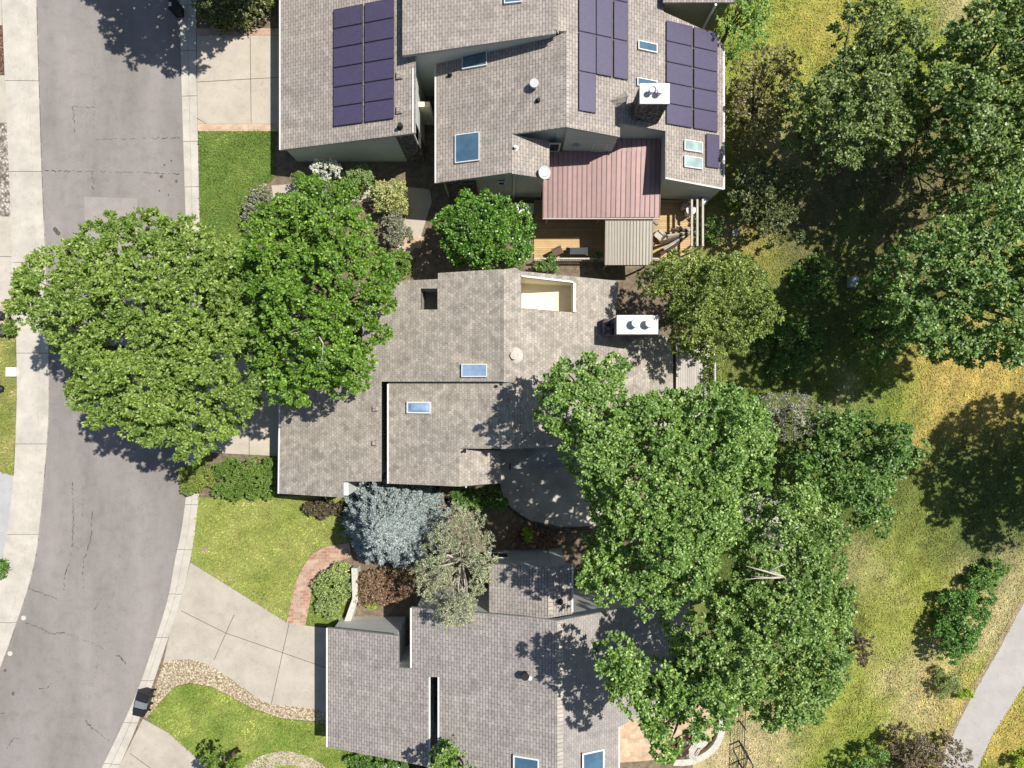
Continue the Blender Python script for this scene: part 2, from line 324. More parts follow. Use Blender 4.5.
def smooth_line(pts, step=0.5):
    """Catmull-Rom through world points, resampled evenly"""
    p = [np.array(q, float) for q in pts]; p = [2 * p[0] - p[1]] + p + [2 * p[-1] - p[-2]]; out = []
    for i in range(1, len(p) - 2):
        for t in np.linspace(0, 1, 12, endpoint=False):
            a, b, c, d = p[i - 1], p[i], p[i + 1], p[i + 2]
            out.append(.5 * ((2 * b) + (c - a) * t + (2 * a - 5 * b + 4 * c - d) * t * t + (3 * b - a - 3 * c + d) * t ** 3))
    out.append(p[-2]); out = np.array(out)
    L = np.r_[0, np.cumsum(np.linalg.norm(np.diff(out, axis=0), axis=1))]; n = max(2, int(L[-1] / step) + 1)
    tt = np.linspace(0, L[-1], n)
    return np.stack([np.interp(tt, L, out[:, k]) for k in range(out.shape[1])], 1)
def slabs(mb, A, B, zt, zb, length, gap=0.03, mi=0, off=0.0):
    """row of slabs between two polylines (same count), with open joints"""
    A = smooth_line(A, 0.25); n = len(A); B0 = smooth_line(B, 0.05)
    tB = np.linspace(0, len(B0) - 1, n); B = np.stack([np.interp(tB, range(len(B0)), B0[:, k]) for k in range(2)], 1)
    L = np.r_[0, np.cumsum(np.linalg.norm(np.diff(A, axis=0), axis=1))]
    def at(s_): return [np.array([np.interp(s_, L, X[:, 0]), np.interp(s_, L, X[:, 1])]) for X in (A, B)]
    s_ = -off
    while s_ < L[-1]:
        s0 = max(s_, 0); s1 = min(s_ + length - gap, L[-1])
        if s1 > s0 + .05:
            k = max(2, int((s1 - s0) / 0.5) + 1); q = [at(x) for x in np.linspace(s0, s1, k)]
            lp = [tuple(a) for a, b in q] + [tuple(b) for a, b in q[::-1]]
            ar = sum(lp[i][0] * lp[(i + 1) % len(lp)][1] - lp[(i + 1) % len(lp)][0] * lp[i][1] for i in range(len(lp)))
            if ar < 0: lp = lp[::-1]
            mb.prism([lp], zt, zb, mi)
        s_ += length

# ------------------------------------------------------------------ the setting: ground, road, kerbs, drives, lawns
g = MB(); g.add([(-300, -300, -0.15), (300, -300, -0.15), (300, 300, -0.15), (-300, 300, -0.15)], [(0, 1, 2, 3)])
struct(g.build('ground', plain('soil', (0.20, 0.16, 0.10), 0.95, 0.3, 2)))

LE = [(34, -160), (36, -40), (37, 0), (40, 100), (43, 190), (46, 255), (49, 340), (49.5, 400), (48.5, 430), (45, 475), (41, 520), (36, 558), (28, 590), (15, 629), (1, 667), (-30, 740), (-85, 850)]
LS = [(25.5, -160), (27, -40), (28, 0), (31, 100), (34.5, 190), (37, 255), (40, 340), (40, 400), (39, 430), (36, 475), (31, 520), (26, 558), (19, 590), (7, 629), (-8, 667), (-40, 740), (-95, 850)]
LO = [(0, -160), (2, -40), (3, 0), (7, 100), (11, 190), (13, 260), (17, 330), (18, 390), (17, 430), (15, 475), (10, 520), (4, 558), (-4, 590), (-18, 629), (-33, 667), (-63, 740), (-118, 850)]
RE = [(178, -160), (180, -40), (180.5, 0), (182, 80), (186, 210), (188, 260), (190, 330), (190, 400), (189, 450), (186.5, 495), (182, 530), (176, 558), (168, 600), (153, 648), (134, 700), (102, 768), (60, 850)]
RO = [(195, -160), (196, -40), (196.5, 0), (197.5, 80), (200, 210), (202, 260), (204, 330), (204, 400), (203, 450), (199.5, 497), (196, 530), (191, 560), (181.5, 600), (165.5, 648), (147.5, 700), (119, 768), (77, 850)]
lE = smooth_line(xy(LE), 0.7); rE = smooth_line(xy(RE), 0.7)
road = MB()
rpoly = [tuple(a) for a in lE] + [tuple(a) for a in rE[::-1]]
m_ = min(len(lE), len(rE)); ta = np.linspace(0, len(lE) - 1, 160); tb = np.linspace(0, len(rE) - 1, 160)
la = np.stack([np.interp(ta, range(len(lE)), lE[:, k]) for k in (0, 1)], 1); ra = np.stack([np.interp(tb, range(len(rE)), rE[:, k]) for k in (0, 1)], 1)
vs = [(*((1 - u) * la[i] + u * ra[i]), 0.02 + 0.06 * (1 - (2 * u - 1) ** 2)) for i in range(160) for u in np.linspace(0, 1, 9)]
fs = [(i * 9 + j + 9, i * 9 + j + 10, i * 9 + j + 1, i * 9 + j) for i in range(159) for j in range(8)]
road.add(vs, fs)
def crack(pts, wd=0.03, seed=0, z=0.088, mi=1, jit=0.05, breaks=0.25):
    rr = random.Random(seed); L = smooth_line(xy(pts), 0.12)
    for i in range(len(L) - 1):
        if rr.random() < breaks: continue
        a, b = L[i], L[i + 1]; d = b - a; nn = np.array([-d[1], d[0]]) / (np.linalg.norm(d) + 1e-9)
        j0 = rr.uniform(-jit, jit); w0 = wd * rr.uniform(.4, 1.2)
        a_ = a + nn * j0; b_ = b + nn * (j0 + rr.uniform(-.02, .02))
        road.add([(*(a_ - nn * w0 / 2), z), (*(b_ - nn * w0 / 2), z), (*(b_ + nn * w0 / 2), z), (*(a_ + nn * w0 / 2), z)], [(0, 1, 2, 3)], mi)
crack([(73, 480), (74, 520), (72, 555), (66, 575)], 0.06, 1, breaks=.3); crack([(93, 510), (91, 540), (85, 560), (84, 590)], 0.06, 2, breaks=.4)
crack([(66, 575), (64, 590)], 0.05, 3); crack([(84, 476), (82, 548)], 0.03, 4, breaks=.6); crack([(73, 545), (82, 550)], .03, 5)
crack([(29, 588), (45, 594), (58, 598)], 0.05, 6, breaks=.2); crack([(27, 622), (42, 628), (52, 633), (66, 632)], 0.06, 7, breaks=.1)
crack([(66, 632), (86, 640), (110, 650)], 0.025, 8, breaks=.5); crack([(102, 598), (95, 610)], .05, 9, breaks=.1); crack([(117, 655), (122, 657), (126, 664)], 0.08, 10, breaks=.1)
crack([(40, 688), (48, 688), (51, 682)], .06, 11, breaks=.1); crack([(8, 748), (14, 738), (23, 738)], .04, 12, breaks=.3); crack([(86, 720), (94, 728)], .07, 13, breaks=.1)
crack([(94, 728), (110, 740)], 0.03, 14); crack([(74, 107), (75, 135)], .05, 15, breaks=.3); crack([(97, 140), (140, 139), (180, 138)], .03, 16, breaks=.3)
crack([(46, 171), (100, 172), (180, 174)], 0.03, 17, breaks=.3); crack([(93, 170), (94, 190)], .07, 18, breaks=.4, jit=.12); crack([(74, 107), (98, 108)], .03, 19)
crack([(95, 60), (95, 170)], .02, 20, breaks=.6); crack([(0, 712), (14, 716)], .03, 21); crack([(106, 400), (100, 440)], .03, 22, breaks=.7)
crack([(160, 390), (140, 420), (120, 560), (90, 700)], .02, 23, breaks=.7)
rr = random.Random(5)
for cx_, cy_, sz in [(162, 177, .22), (177, 181, .2), (160, 191, .14), (169, 195, .12), (56, 230, .35), (59, 233, .35), (165, 165, .12), (172, 161, .1), (6, 670, .2), (14, 693, .25), (118, 340, .2)]:
    x_, y_, _ = P(cx_, cy_); k = 9
    road.add([(x_ + sz * .5 * rr.uniform(.6, 1.1) * math.cos(2 * math.pi * i / k), y_ + sz * .5 * rr.uniform(.6, 1.2) * math.sin(2 * math.pi * i / k), 0.09) for i in range(k)], [tuple(range(k))], 1)
pp = xy([(85, 197), (138, 199), (139, 260), (86, 260)]); road.add([(x, y, .086) for x, y in pp[::-1]], [(0, 1, 2, 3)], 2)
struct(road.build('road', [M['asphalt'], M['crack'], M['patch']]))

base = MB(); base.prism([[tuple(a) for a in smooth_line(xy(LS), 1)] + xy([(-1200, 850), (-1200, -160)])], -0.02, -0.2)
base.prism([[tuple(a) for a in smooth_line(xy(RO), 1)][::-1] + xy([(195, -400), (430, -400), (430, 1100), (77, 1100)])], 0.075, -0.2)
base.f = [f if True else f for f in base.f]
struct(base.build('garden_ground', plain('garden_soil', (0.20, 0.155, 0.11), 0.95, 0.35, 3, fine=12)))
kb = MB(); slabs(kb, xy(LE), xy(LS), 0.10, -0.15, 6.0, 0.03, 0, 2.0); slabs(kb, xy(LS), xy(LO), 0.125, -0.15, 6.0, 0.03, 0, 2.0)
slabs(kb, xy(RO), [tuple(.5 * (np.array(a) + np.array(b))) for a, b in zip(xy(RO), xy(RE))], 0.135, -0.15, 3.0, 0.03, 0, 1.0)
slabs(kb, [tuple(.5 * (np.array(a) + np.array(b)) + np.array([-.03, 0])) for a, b in zip(xy(RO), xy(RE))], xy(RE), 0.095, -0.15, 3.0, 0.03, 0, 1.0)
struct(kb.build('kerb', M['conc_gut']))
# dirt shows in the joints between slabs
jt = MB(); 
for A_, B_ in ((LE, LO), (RO, RE)):
    a_ = smooth_line(xy(A_), 1); b_ = smooth_line(xy(B_), 1); jt.prism([[tuple(q) for q in a_] + [tuple(q) for q in b_[::-1]]], 0.06, -0.14)
struct(jt.build('kerb_bedding', M['joint']))

def flat(name, pts, z, mat, zb=-0.1, curve=False, joints=(), extra=None, jw=0.035):
    lp = xy(pts)
    if curve: lp = [tuple(q) for q in smooth_line(lp + [lp[0]], 0.4)[:-1]]
    ar = sum(lp[i][0] * lp[(i + 1) % len(lp)][1] - lp[(i + 1) % len(lp)][0] * lp[i][1] for i in range(len(lp)))
    if ar < 0: lp = lp[::-1]
    mb = MB(); mb.prism([lp], z, zb, 0)
    for a, b in joints:
        a, b = np.array(P(*a)[:2]), np.array(P(*b)[:2]); d = b - a; nn = np.array([-d[1], d[0]]) / np.linalg.norm(d) * jw / 2
        mb.add([(*(a - nn), z + .004), (*(b - nn), z + .004), (*(b + nn), z + .004), (*(a + nn), z + .004)], [(0, 1, 2, 3)], 1)
    return struct(mb.build(name, [mat, M['joint']]))
flat('driveway', [(197.6, 36.5), (285, 36.5), (285, 124.5), (198.6, 124.5)], 0.15, M['conc_drive'], joints=[((251, 37), (252, 124)), ((198, 83), (285, 78)), ((198, 119), (208, 125))])
flat('paved_edging', [(197.5, 29.5), (285, 29.5), (285, 36.3), (197.6, 36.3)], 0.16, M['brick'])
flat('paved_edging', [(198.6, 124.7), (290, 124.7), (290, 132), (199, 132)], 0.16, M['paver'])
flat('driveway', [(204, 345), (300, 345), (300, 457), (203, 452)], 0.15, M['conc_drive'], joints=[((204, 400), (300, 400)), ((250, 345), (250, 455))])
flat('driveway', [(191.4, 562), (280, 617), (287, 622), (330, 628), (330, 712), (316, 708), (272, 703), (262.5, 700), (232, 678), (208, 663), (191, 658), (175, 659), (164, 663), (171, 632), (181.5, 601)], 0.15, M['conc_driveC'],
     joints=[((182, 610), (226, 632)), ((226, 632), (330, 668)), ((235, 614), (215, 659)), ((290, 622), (272, 703))])
flat('driveway', [(144, 718), (169.5, 732), (235, 790), (300, 840), (100, 840), (119, 768)], 0.15, M['conc_driveC'], joints=[((131, 752), (153, 768))])
flat('driveway', [(-200, 212), (12.5, 217), (14.5, 262), (15.5, 300), (-200, 300)], 0.10, M['concrete'], joints=[((-100, 254), (13, 257))])
flat('driveway', [(-200, 76), (5.5, 76), (8, 123), (-200, 127)], 0.10, M['concrete'])
flat('driveway', [(-200, 465), (0, 471), (15.4, 476), (10, 520), (5, 553), (-12, 600), (-200, 560)], 0.10, M['conc_blue'])
flat('driveway', [(-200, -60), (1.5, -60), (3, 26), (-200, 26)], 0.10, M['concrete'])
flat('gravel_bed', [(-200, 26), (3.5, 26), (5.5, 76), (-200, 76)], 0.09, M['barkchips'])
flat('gravel_bed', [(-200, 127), (8, 123), (12, 217), (-200, 212)], 0.09, M['riverrock'])
flat('gravel_bed', [(-200, 300), (15.5, 300), (17, 325), (-200, 325)], 0.10, M['paverpink'])
flat('gravel_bed', [(165, 661), (175, 659), (191, 658), (208, 663), (232, 678), (262.5, 700), (272, 703), (318, 708), (330, 712), (330, 724), (316, 720), (285, 718), (257, 709), (232, 696), (213, 686), (191, 682), (175, 686), (161, 701), (152, 712), (147, 717), (145, 716), (156, 686)], 0.145, M['gravel'])
flat('walkway', [(287, 622), (292, 600), (297, 580), (303, 567), (313, 553), (327, 546), (350, 542), (352, 556), (333, 563), (319, 574), (313, 586), (311, 600), (306, 625)], 0.155, M['brick'])
flat('walkway', [(235, 775), (250, 762), (266, 753), (288, 750), (310, 756), (330, 770), (350, 800), (330, 800), (305, 769), (291, 764), (276, 768), (250, 800), (220, 800)], 0.158, M['paverpink'], curve=True)
flat('walkway', [(272, 186), (300, 184), (350, 188), (395, 186), (430, 190), (432, 202), (420, 240), (405, 262), (395, 258), (402, 230), (410, 203), (380, 201), (340, 204), (275, 206)], 0.12, M['conc_drive'])
flat('walkway', [(402, 236), (427, 236), (421, 248), (404, 248)], 0.13, M['paver'])
flat('trail', [(1120, 440), (1024, 599), (998, 648), (971, 695), (945, 747), (930, 800), (905, 870), (945, 870), (976, 768), (990, 736), (1024, 682), (1120, 540)], 0.13, M['trail'])
flat('patio', [(500, 440), (600, 440), (605, 525), (580, 526), (560, 526), (530, 520), (512, 508), (500, 494)], 0.14, concrete_mat('patio_concrete', (0.50, 0.46, 0.41), 0.35), curve=False)  # strong mottling: dirty stone texture, with dappled tree light painted into the colour
flat('patio', [(612, 705), (700, 700), (712, 716), (712, 735), (702, 748), (690, 754), (672, 757), (640, 760), (612, 762)], 0.15, M['paver'])

# colour field of the turf east of the houses: green, dry and bare grass; dark green and brown blobs also paint in tree shade
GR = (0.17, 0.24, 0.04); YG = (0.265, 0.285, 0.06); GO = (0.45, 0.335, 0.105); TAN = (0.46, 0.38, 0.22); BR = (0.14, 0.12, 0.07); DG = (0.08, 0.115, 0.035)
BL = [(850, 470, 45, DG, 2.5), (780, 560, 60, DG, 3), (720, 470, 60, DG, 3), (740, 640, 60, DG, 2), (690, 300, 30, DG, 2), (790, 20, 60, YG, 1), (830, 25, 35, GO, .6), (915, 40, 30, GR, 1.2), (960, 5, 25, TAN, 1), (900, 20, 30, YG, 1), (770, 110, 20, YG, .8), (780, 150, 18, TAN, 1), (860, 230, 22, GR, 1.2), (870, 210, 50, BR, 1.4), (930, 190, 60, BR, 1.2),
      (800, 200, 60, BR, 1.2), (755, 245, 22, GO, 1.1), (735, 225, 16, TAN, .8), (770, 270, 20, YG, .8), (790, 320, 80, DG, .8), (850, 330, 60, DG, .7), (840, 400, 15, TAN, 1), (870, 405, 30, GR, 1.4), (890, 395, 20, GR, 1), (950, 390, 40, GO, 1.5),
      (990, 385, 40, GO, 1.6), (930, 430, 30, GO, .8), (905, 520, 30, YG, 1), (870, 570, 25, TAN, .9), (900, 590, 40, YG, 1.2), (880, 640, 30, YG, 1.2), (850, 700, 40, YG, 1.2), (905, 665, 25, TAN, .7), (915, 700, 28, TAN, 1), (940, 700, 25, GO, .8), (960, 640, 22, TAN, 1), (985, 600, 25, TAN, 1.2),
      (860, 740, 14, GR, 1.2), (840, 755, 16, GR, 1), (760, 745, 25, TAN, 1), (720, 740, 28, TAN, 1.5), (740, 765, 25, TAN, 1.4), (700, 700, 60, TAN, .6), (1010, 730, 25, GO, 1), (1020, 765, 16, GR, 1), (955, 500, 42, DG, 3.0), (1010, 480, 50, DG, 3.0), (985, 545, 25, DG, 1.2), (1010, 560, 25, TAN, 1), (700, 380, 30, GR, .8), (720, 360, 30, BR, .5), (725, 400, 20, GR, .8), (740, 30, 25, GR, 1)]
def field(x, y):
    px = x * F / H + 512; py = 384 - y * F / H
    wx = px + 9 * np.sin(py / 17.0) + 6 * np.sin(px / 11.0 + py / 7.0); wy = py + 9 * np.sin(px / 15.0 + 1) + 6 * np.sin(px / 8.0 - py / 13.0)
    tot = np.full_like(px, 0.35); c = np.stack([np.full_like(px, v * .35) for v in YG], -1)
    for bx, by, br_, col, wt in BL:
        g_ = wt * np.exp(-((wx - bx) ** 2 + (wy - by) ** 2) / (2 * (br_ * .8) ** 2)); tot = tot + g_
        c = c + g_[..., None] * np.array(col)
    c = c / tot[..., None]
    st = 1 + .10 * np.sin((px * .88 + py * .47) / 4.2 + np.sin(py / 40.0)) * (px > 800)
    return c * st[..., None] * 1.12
def field_lawnA(x, y): return lawn_field(x, y, (0.15, 0.22, 0.03), (0.26, 0.28, 0.05))
def lawn_field(x, y, a, b):
    t = .5 + .25 * np.sin(x * 1.3 + np.sin(y * .9) * 1.5) + .25 * np.sin(y * 1.7 - x * .6 + 2 * np.sin(x * .5)); t = np.clip(t, 0, 1)[..., None]
    return np.array(a) * (1 - t) + np.array(b) * t
def set_cols(me, cols):
    at = me.color_attributes.new('Col', 'FLOAT_COLOR', 'POINT'); c4 = np.ones((len(cols), 4), np.float32); c4[:, :3] = cols
    at.data.foreach_set('color', c4.ravel())
def in_poly(x, y, poly):
    ins = np.zeros(len(x), bool); n = len(poly)
    for i in range(n):
        x0, y0 = poly[i]; x1, y1 = poly[(i + 1) % n]
        c = ((y0 > y) != (y1 > y)); ins ^= c & (x < (x1 - x0) * (y - y0) / ((y1 - y0) if y1 != y0 else 1e-9) + x0)
    return ins
def edge_dist(x, y, poly):
    d = np.full(len(x), 1e9); n = len(poly)
    for i in range(n):
        a = np.array(poly[i]); b = np.array(poly[(i + 1) % n]); ab = b - a
        t = np.clip(((x - a[0]) * ab[0] + (y - a[1]) * ab[1]) / (ab @ ab + 1e-9), 0, 1)
        d = np.minimum(d, np.hypot(x - a[0] - t * ab[0], y - a[1] - t * ab[1]))
    return d
def fast_mesh(name, V, nper, mat, parent=None, cols=None, loc=(0, 0, 0)):
    """V: (n, nper, 3) array of separate polygons"""
    n = len(V); me = bpy.data.meshes.new(name); o = np.array(root_of(parent) if parent else loc)
    me.vertices.add(n * nper); me.vertices.foreach_set('co', (V.reshape(-1, 3) - o).astype(np.float32).ravel())
    me.loops.add(n * nper); me.loops.foreach_set('vertex_index', np.arange(n * nper, dtype=np.int32))
    me.polygons.add(n); me.polygons.foreach_set('loop_start', np.arange(0, n * nper, nper, dtype=np.int32))
    me.update(calc_edges=True); me.materials.append(mat)
    if cols is not None: set_cols(me, np.repeat(cols, nper, 0))
    ob = bpy.data.objects.new(name, me); COL.objects.link(ob)
    if parent: ob.parent = parent
    else: ob.location = loc
    return ob
# meadow grid
nx, ny = 150, 170
X, Y = np.meshgrid(np.linspace(*[P(v, 0)[0] for v in (692, 1290)], nx), np.linspace(P(0, 1000)[1], P(0, -240)[1], ny))
Z = 0.10 + 0.012 * np.sin(X * 1.3) * np.sin(Y * 1.1)
me = bpy.data.meshes.new('meadow')
idx = np.arange(nx * ny).reshape(ny, nx)
me.from_pydata(np.stack([X, Y, Z], -1).reshape(-1, 3).tolist(), [], np.stack([idx[:-1, :-1], idx[:-1, 1:], idx[1:, 1:], idx[1:, :-1]], -1).reshape(-1, 4).tolist())
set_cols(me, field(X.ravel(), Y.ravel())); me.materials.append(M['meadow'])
ob = bpy.data.objects.new('meadow', me); COL.objects.link(ob); struct(ob)
mid = MB(); mid.prism([xy([(430, -400), (692.5, -400), (692.5, 1100), (430, 1100)][::-1])], 0.07, -0.2); struct(mid.build('garden_ground', bpy.data.materials['garden_soil']))

def tufts(name, poly_px, n, colf, hgt=0.12, wd=0.05, z=0.1, seed=1, excl=()):
    rg = np.random.default_rng(seed); poly = xy(poly_px); ps = np.array(poly)
    x = rg.uniform(ps[:, 0].min(), ps[:, 0].max(), n * 2); y = rg.uniform(ps[:, 1].min(), ps[:, 1].max(), n * 2)
    k = in_poly(x, y, poly)
    for e in excl: k &= ~in_poly(x, y, xy(e))
    x, y = x[k][:n], y[k][:n]; n = len(x)
    c = colf(x, y) * (1 + .22 * np.sin(x * 2.3 + 2 * np.sin(y * 1.7)) * np.sin(y * 2.9 + 1.5 * np.sin(x * 1.1)))[:, None] * (rg.uniform(.85, 1.45, (n, 1)) + (rg.random((n, 1)) < .10) * .5) * (1 + rg.normal(0, .08, (n, 3)))
    a = rg.uniform(0, 2 * np.pi, n); ln = hgt * rg.uniform(.5, 1.4, n); le = rg.uniform(.6, 1.8, n)
    b = np.stack([x, y, np.full(n, z)], 1); d = np.stack([np.cos(a) * le, np.sin(a) * le, np.ones(n)], 1) * ln[:, None]
    s_ = np.stack([-np.sin(a), np.cos(a), np.zeros(n)], 1) * wd * rg.uniform(.6, 1.3, n)[:, None]
    V = np.stack([b - s_, b + s_, b + d + s_ * .6, b + d * 1.15 - s_ * .3], 1)
    o = fast_mesh(name, V, 4, M['blade'], cols=np.clip(c, 0, 1)); struct(o, 'stuff'); tag(o, *{'meadow_grass': ('dry yellow and green meadow grass growing behind the houses', 'grass')}.get(name, ('clipped green lawn grass growing in front of the houses', 'grass')))
    return o
TR = [(1120, 440), (1024, 599), (998, 648), (971, 695), (945, 747), (930, 800), (905, 870), (945, 870), (976, 768), (990, 736), (1024, 682), (1120, 540)]
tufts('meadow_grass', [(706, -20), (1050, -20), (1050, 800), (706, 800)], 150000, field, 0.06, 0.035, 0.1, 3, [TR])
lawns = [('lawnA', [(199.5, 132.2), (275, 132.2), (275, 178), (262, 190), (252, 230), (235, 330), (204, 330), (202, 250)], (0.09, 0.155, 0.03), (0.155, 0.21, 0.05)),
         ('lawnB', [(199.6, 497), (345, 495), (352, 541), (327, 545.5), (313, 552.5), (303, 566.5), (297, 579.5), (292, 599.5), (286.7, 621), (280, 616.5), (191.6, 561.5), (196, 530)], (0.19, 0.235, 0.05), (0.30, 0.31, 0.10)),
         ('lawnC', [(149, 718), (152.5, 712), (161, 701.5), (175, 686.5), (191, 682.5), (213, 686.5), (232, 696.5), (257, 709.5), (285, 718.5), (316, 720.5), (345, 722), (420, 740), (450, 790), (340, 800), (235, 790), (170, 732)], (0.13, 0.20, 0.035), (0.27, 0.30, 0.08)),
         ('lawnW', [(-150, 325), (16.8, 325), (17.8, 390), (17, 430), (14.6, 475), (0, 471), (-150, 465)], (0.14, 0.19, 0.04), (0.30, 0.28, 0.10)),
         ('strip', [(311.3, 600), (313.3, 586), (319, 575), (345, 565), (345, 626), (306.5, 625)], (0.12, 0.18, 0.03), (0.18, 0.22, 0.05))]
for i, (nm, pl, a, b) in enumerate(lawns):
    lp = xy(pl); mb = MB()
    xs = [q[0] for q in lp]; ys = [q[1] for q in lp]
    # fine grid clipped to the outline
    gx, gy = np.meshgrid(np.arange(min(xs), max(xs), .22), np.arange(min(ys), max(ys), .22)); 
    mb.prism([lp if sum(lp[k][0] * lp[(k + 1) % len(lp)][1] - lp[(k + 1) % len(lp)][0] * lp[k][1] for k in range(len(lp))) > 0 else lp[::-1]], 0.14, -0.1)
    m, n, l, bs = new_mat('turf_' + nm); co = n.new('ShaderNodeTexCoord').outputs['Object']
    t1 = noise(n, l, co, 0.9, 7, 0.7); r_ = ramp(n, [(0.35, a), (0.65, b)]); l.new(t1.outputs[0], r_.inputs[0])
    t2 = noise(n, l, co, 13, 4, 0.8); r2 = ramp(n, [(0.3, (.7, .7, .7)), (0.7, (1.2, 1.2, 1.1))]); l.new(t2.outputs[0], r2.inputs[0])
    l.new(mix(n, l, r_.outputs[0], r2.outputs[0], 1.0, 'MULTIPLY'), bs.inputs['Base Color']); spec(bs, .95, .1); bump(n, l, bs, t2.outputs[0], .8, .06)
    struct(mb.build('lawn', m))
    ar = abs(sum(lp[k][0] * lp[(k + 1) % len(lp)][1] - lp[(k + 1) % len(lp)][0] * lp[k][1] for k in range(len(lp)))) / 2
    tufts('lawn_grass', pl, int(min(ar * 190, 16000)), (lambda x, y, a=a, b=b: lawn_field(x, y, tuple(v * 1.05 for v in a), tuple(v * 1.1 for v in b))), 0.07, 0.03, 0.135, 20 + i)
flat('trail_edge', [(936, 768), (941, 745), (967, 693), (994, 646), (1020, 598), (1024, 599), (998, 648), (971, 695), (945, 747), (940, 768)], 0.115, plain('bare_soil', (0.33, 0.25, 0.15), .95, .3), zb=0.0)

# ------------------------------------------------------------------ houses
class Plane:
    """roof plane rising or falling along x only"""
    def __init__(s, x0, z0, sl): s.x0, s.z0, s.sl = x0, z0, sl
    def z(s, x, y=0): return s.z0 + s.sl * (x - s.x0)
    def pt(s, px, py):
        z = s.z0
        for _ in range(30): z = s.z((px - 512) * (H - z) / F)
        return P(px, py, z)
def plane_at(px, z, sl): return Plane((px - 512) * (H - z) / F, z, sl)
def inset(lp, d):
    n = len(lp); out = []
    ar = sum(lp[i][0] * lp[(i + 1) % n][1] - lp[(i + 1) % n][0] * lp[i][1] for i in range(n)); sg = 1 if ar > 0 else -1
    for i in range(n):
        a, b, c = (np.array(lp[(i + k) % n]) for k in (-1, 0, 1)); u = (b - a) / np.linalg.norm(b - a); v = (c - b) / np.linalg.norm(c - b)
        n1 = np.array([-u[1], u[0]]) * sg; n2 = np.array([-v[1], v[0]]) * sg; bis = n1 + n2; k = max(bis @ bis / 2, .25)
        out.append(tuple(b + bis / k * d))
    return out
def roof(parent, pts, pl, mat, wallmat, over=0.3, th=0.2, holes=(), zb=0.0, name='roof', walls=True, gut=()):
    lp = [pl.pt(*p)[:2] for p in pts]
    if sum(lp[k][0] * lp[(k + 1) % len(lp)][1] - lp[(k + 1) % len(lp)][0] * lp[k][1] for k in range(len(lp))) < 0: lp = lp[::-1]
    hl = [[pl.pt(*p)[:2] for p in h] for h in holes]
    mb = MB(); mb.prism([lp] + hl, lambda x, y: pl.z(x), lambda x, y: pl.z(x) - th, 0, 1)
    r = mb.build(name, [mat, M['fascia']], parent)
    if walls:
        wb = MB(); wi = inset(lp, over); wb.sides(wi, lambda x, y: pl.z(x) - th - .003, zb)
        wb.build('wall', wallmat, parent)
    for a, b in gut:   # metal drip edge / gutter along an eave
        A = Vector(pl.pt(*a)); B = Vector(pl.pt(*b)); gb = MB(); d = (B - A).normalized(); nn = Vector((d.y, -d.x, 0)) * 0.05
        vs = [];
        for q in (A, B):
            for sgn, dz in ((-1, -.10), (1, -.10), (1, .015), (-1, .015)): vs.append(q + nn * sgn + Vector((0, 0, dz)))
        gb.add(vs, [(0, 1, 2, 3), (7, 6, 5, 4), (0, 4, 5, 1), (1, 5, 6, 2), (2, 6, 7, 3), (3, 7, 4, 0)]); gb.build('gutter', M['gutter'], parent)
    return r
def ridge_cap(parent, pl, px, y0, y1, rpl, mat):
    a = pl.pt(px, y0); b = pl.pt(px, y1); mb = MB(); wd = .17
    for q, r_ in ((a, b),):
        ys = (min(q[1], r_[1]), max(q[1], r_[1])); x = (q[0] + r_[0]) / 2; z = q[2]
        mb.add([(x - wd, ys[0], pl.z(x - wd) + .012), (x, ys[0], z + .04), (x + wd, ys[0], rpl.z(x + wd) + .012), (x - wd, ys[1], pl.z(x - wd) + .012), (x, ys[1], z + .04), (x + wd, ys[1], rpl.z(x + wd) + .012)], [(0, 1, 4, 3), (1, 2, 5, 4)])
    mb.build('ridge_cap', mat, parent)
def on_roof_box(mb, pl, x0, x1, y0, y1, h0, h1, mi=0):
    mb.add([(x, y, pl.z(x) + h) for h in (h0, h1) for y in (y0, y1) for x in (x0, x1)], [(0, 2, 3, 1), (4, 5, 7, 6), (0, 1, 5, 4), (2, 6, 7, 3), (0, 4, 6, 2), (1, 3, 7, 5)], mi)
def rect(pl, a, b):
    A, B = pl.pt(*a), pl.pt(*b); return min(A[0], B[0]), max(A[0], B[0]), min(A[1], B[1]), max(A[1], B[1])
def skylight(parent, pl, a, b, glass='glass', frame='white', f=0.055, h=0.16, dome=0.0):
    x0, x1, y0, y1 = rect(pl, a, b); mb = MB()
    on_roof_box(mb, pl, x0, x1, y0, y0 + f, 0, h); on_roof_box(mb, pl, x0, x1, y1 - f, y1, 0, h)
    on_roof_box(mb, pl, x0, x0 + f, y0 + f, y1 - f, 0, h); on_roof_box(mb, pl, x1 - f, x1, y0 + f, y1 - f, 0, h)
    s = mb.build('skylight', M[frame], parent)
    gb = MB()
    if dome:
        n = 6
        vs = [(x0 + f + (x1 - x0 - 2 * f) * i / n, y0 + f + (y1 - y0 - 2 * f) * j / n, pl.z(x0 + f + (x1 - x0 - 2 * f) * i / n) + h - .03 + dome * (math.sin(math.pi * i / n) * math.sin(math.pi * j / n)) ** .5) for j in range(n + 1) for i in range(n + 1)]
        gb.add(vs, [(j * (n + 1) + i, j * (n + 1) + i + 1, (j + 1) * (n + 1) + i + 1, (j + 1) * (n + 1) + i) for j in range(n) for i in range(n)])
    else: on_roof_box(gb, pl, x0 + f, x1 - f, y0 + f, y1 - f, 0.02, h - .03)
    gb.build('pane', M[glass], s)
    return s
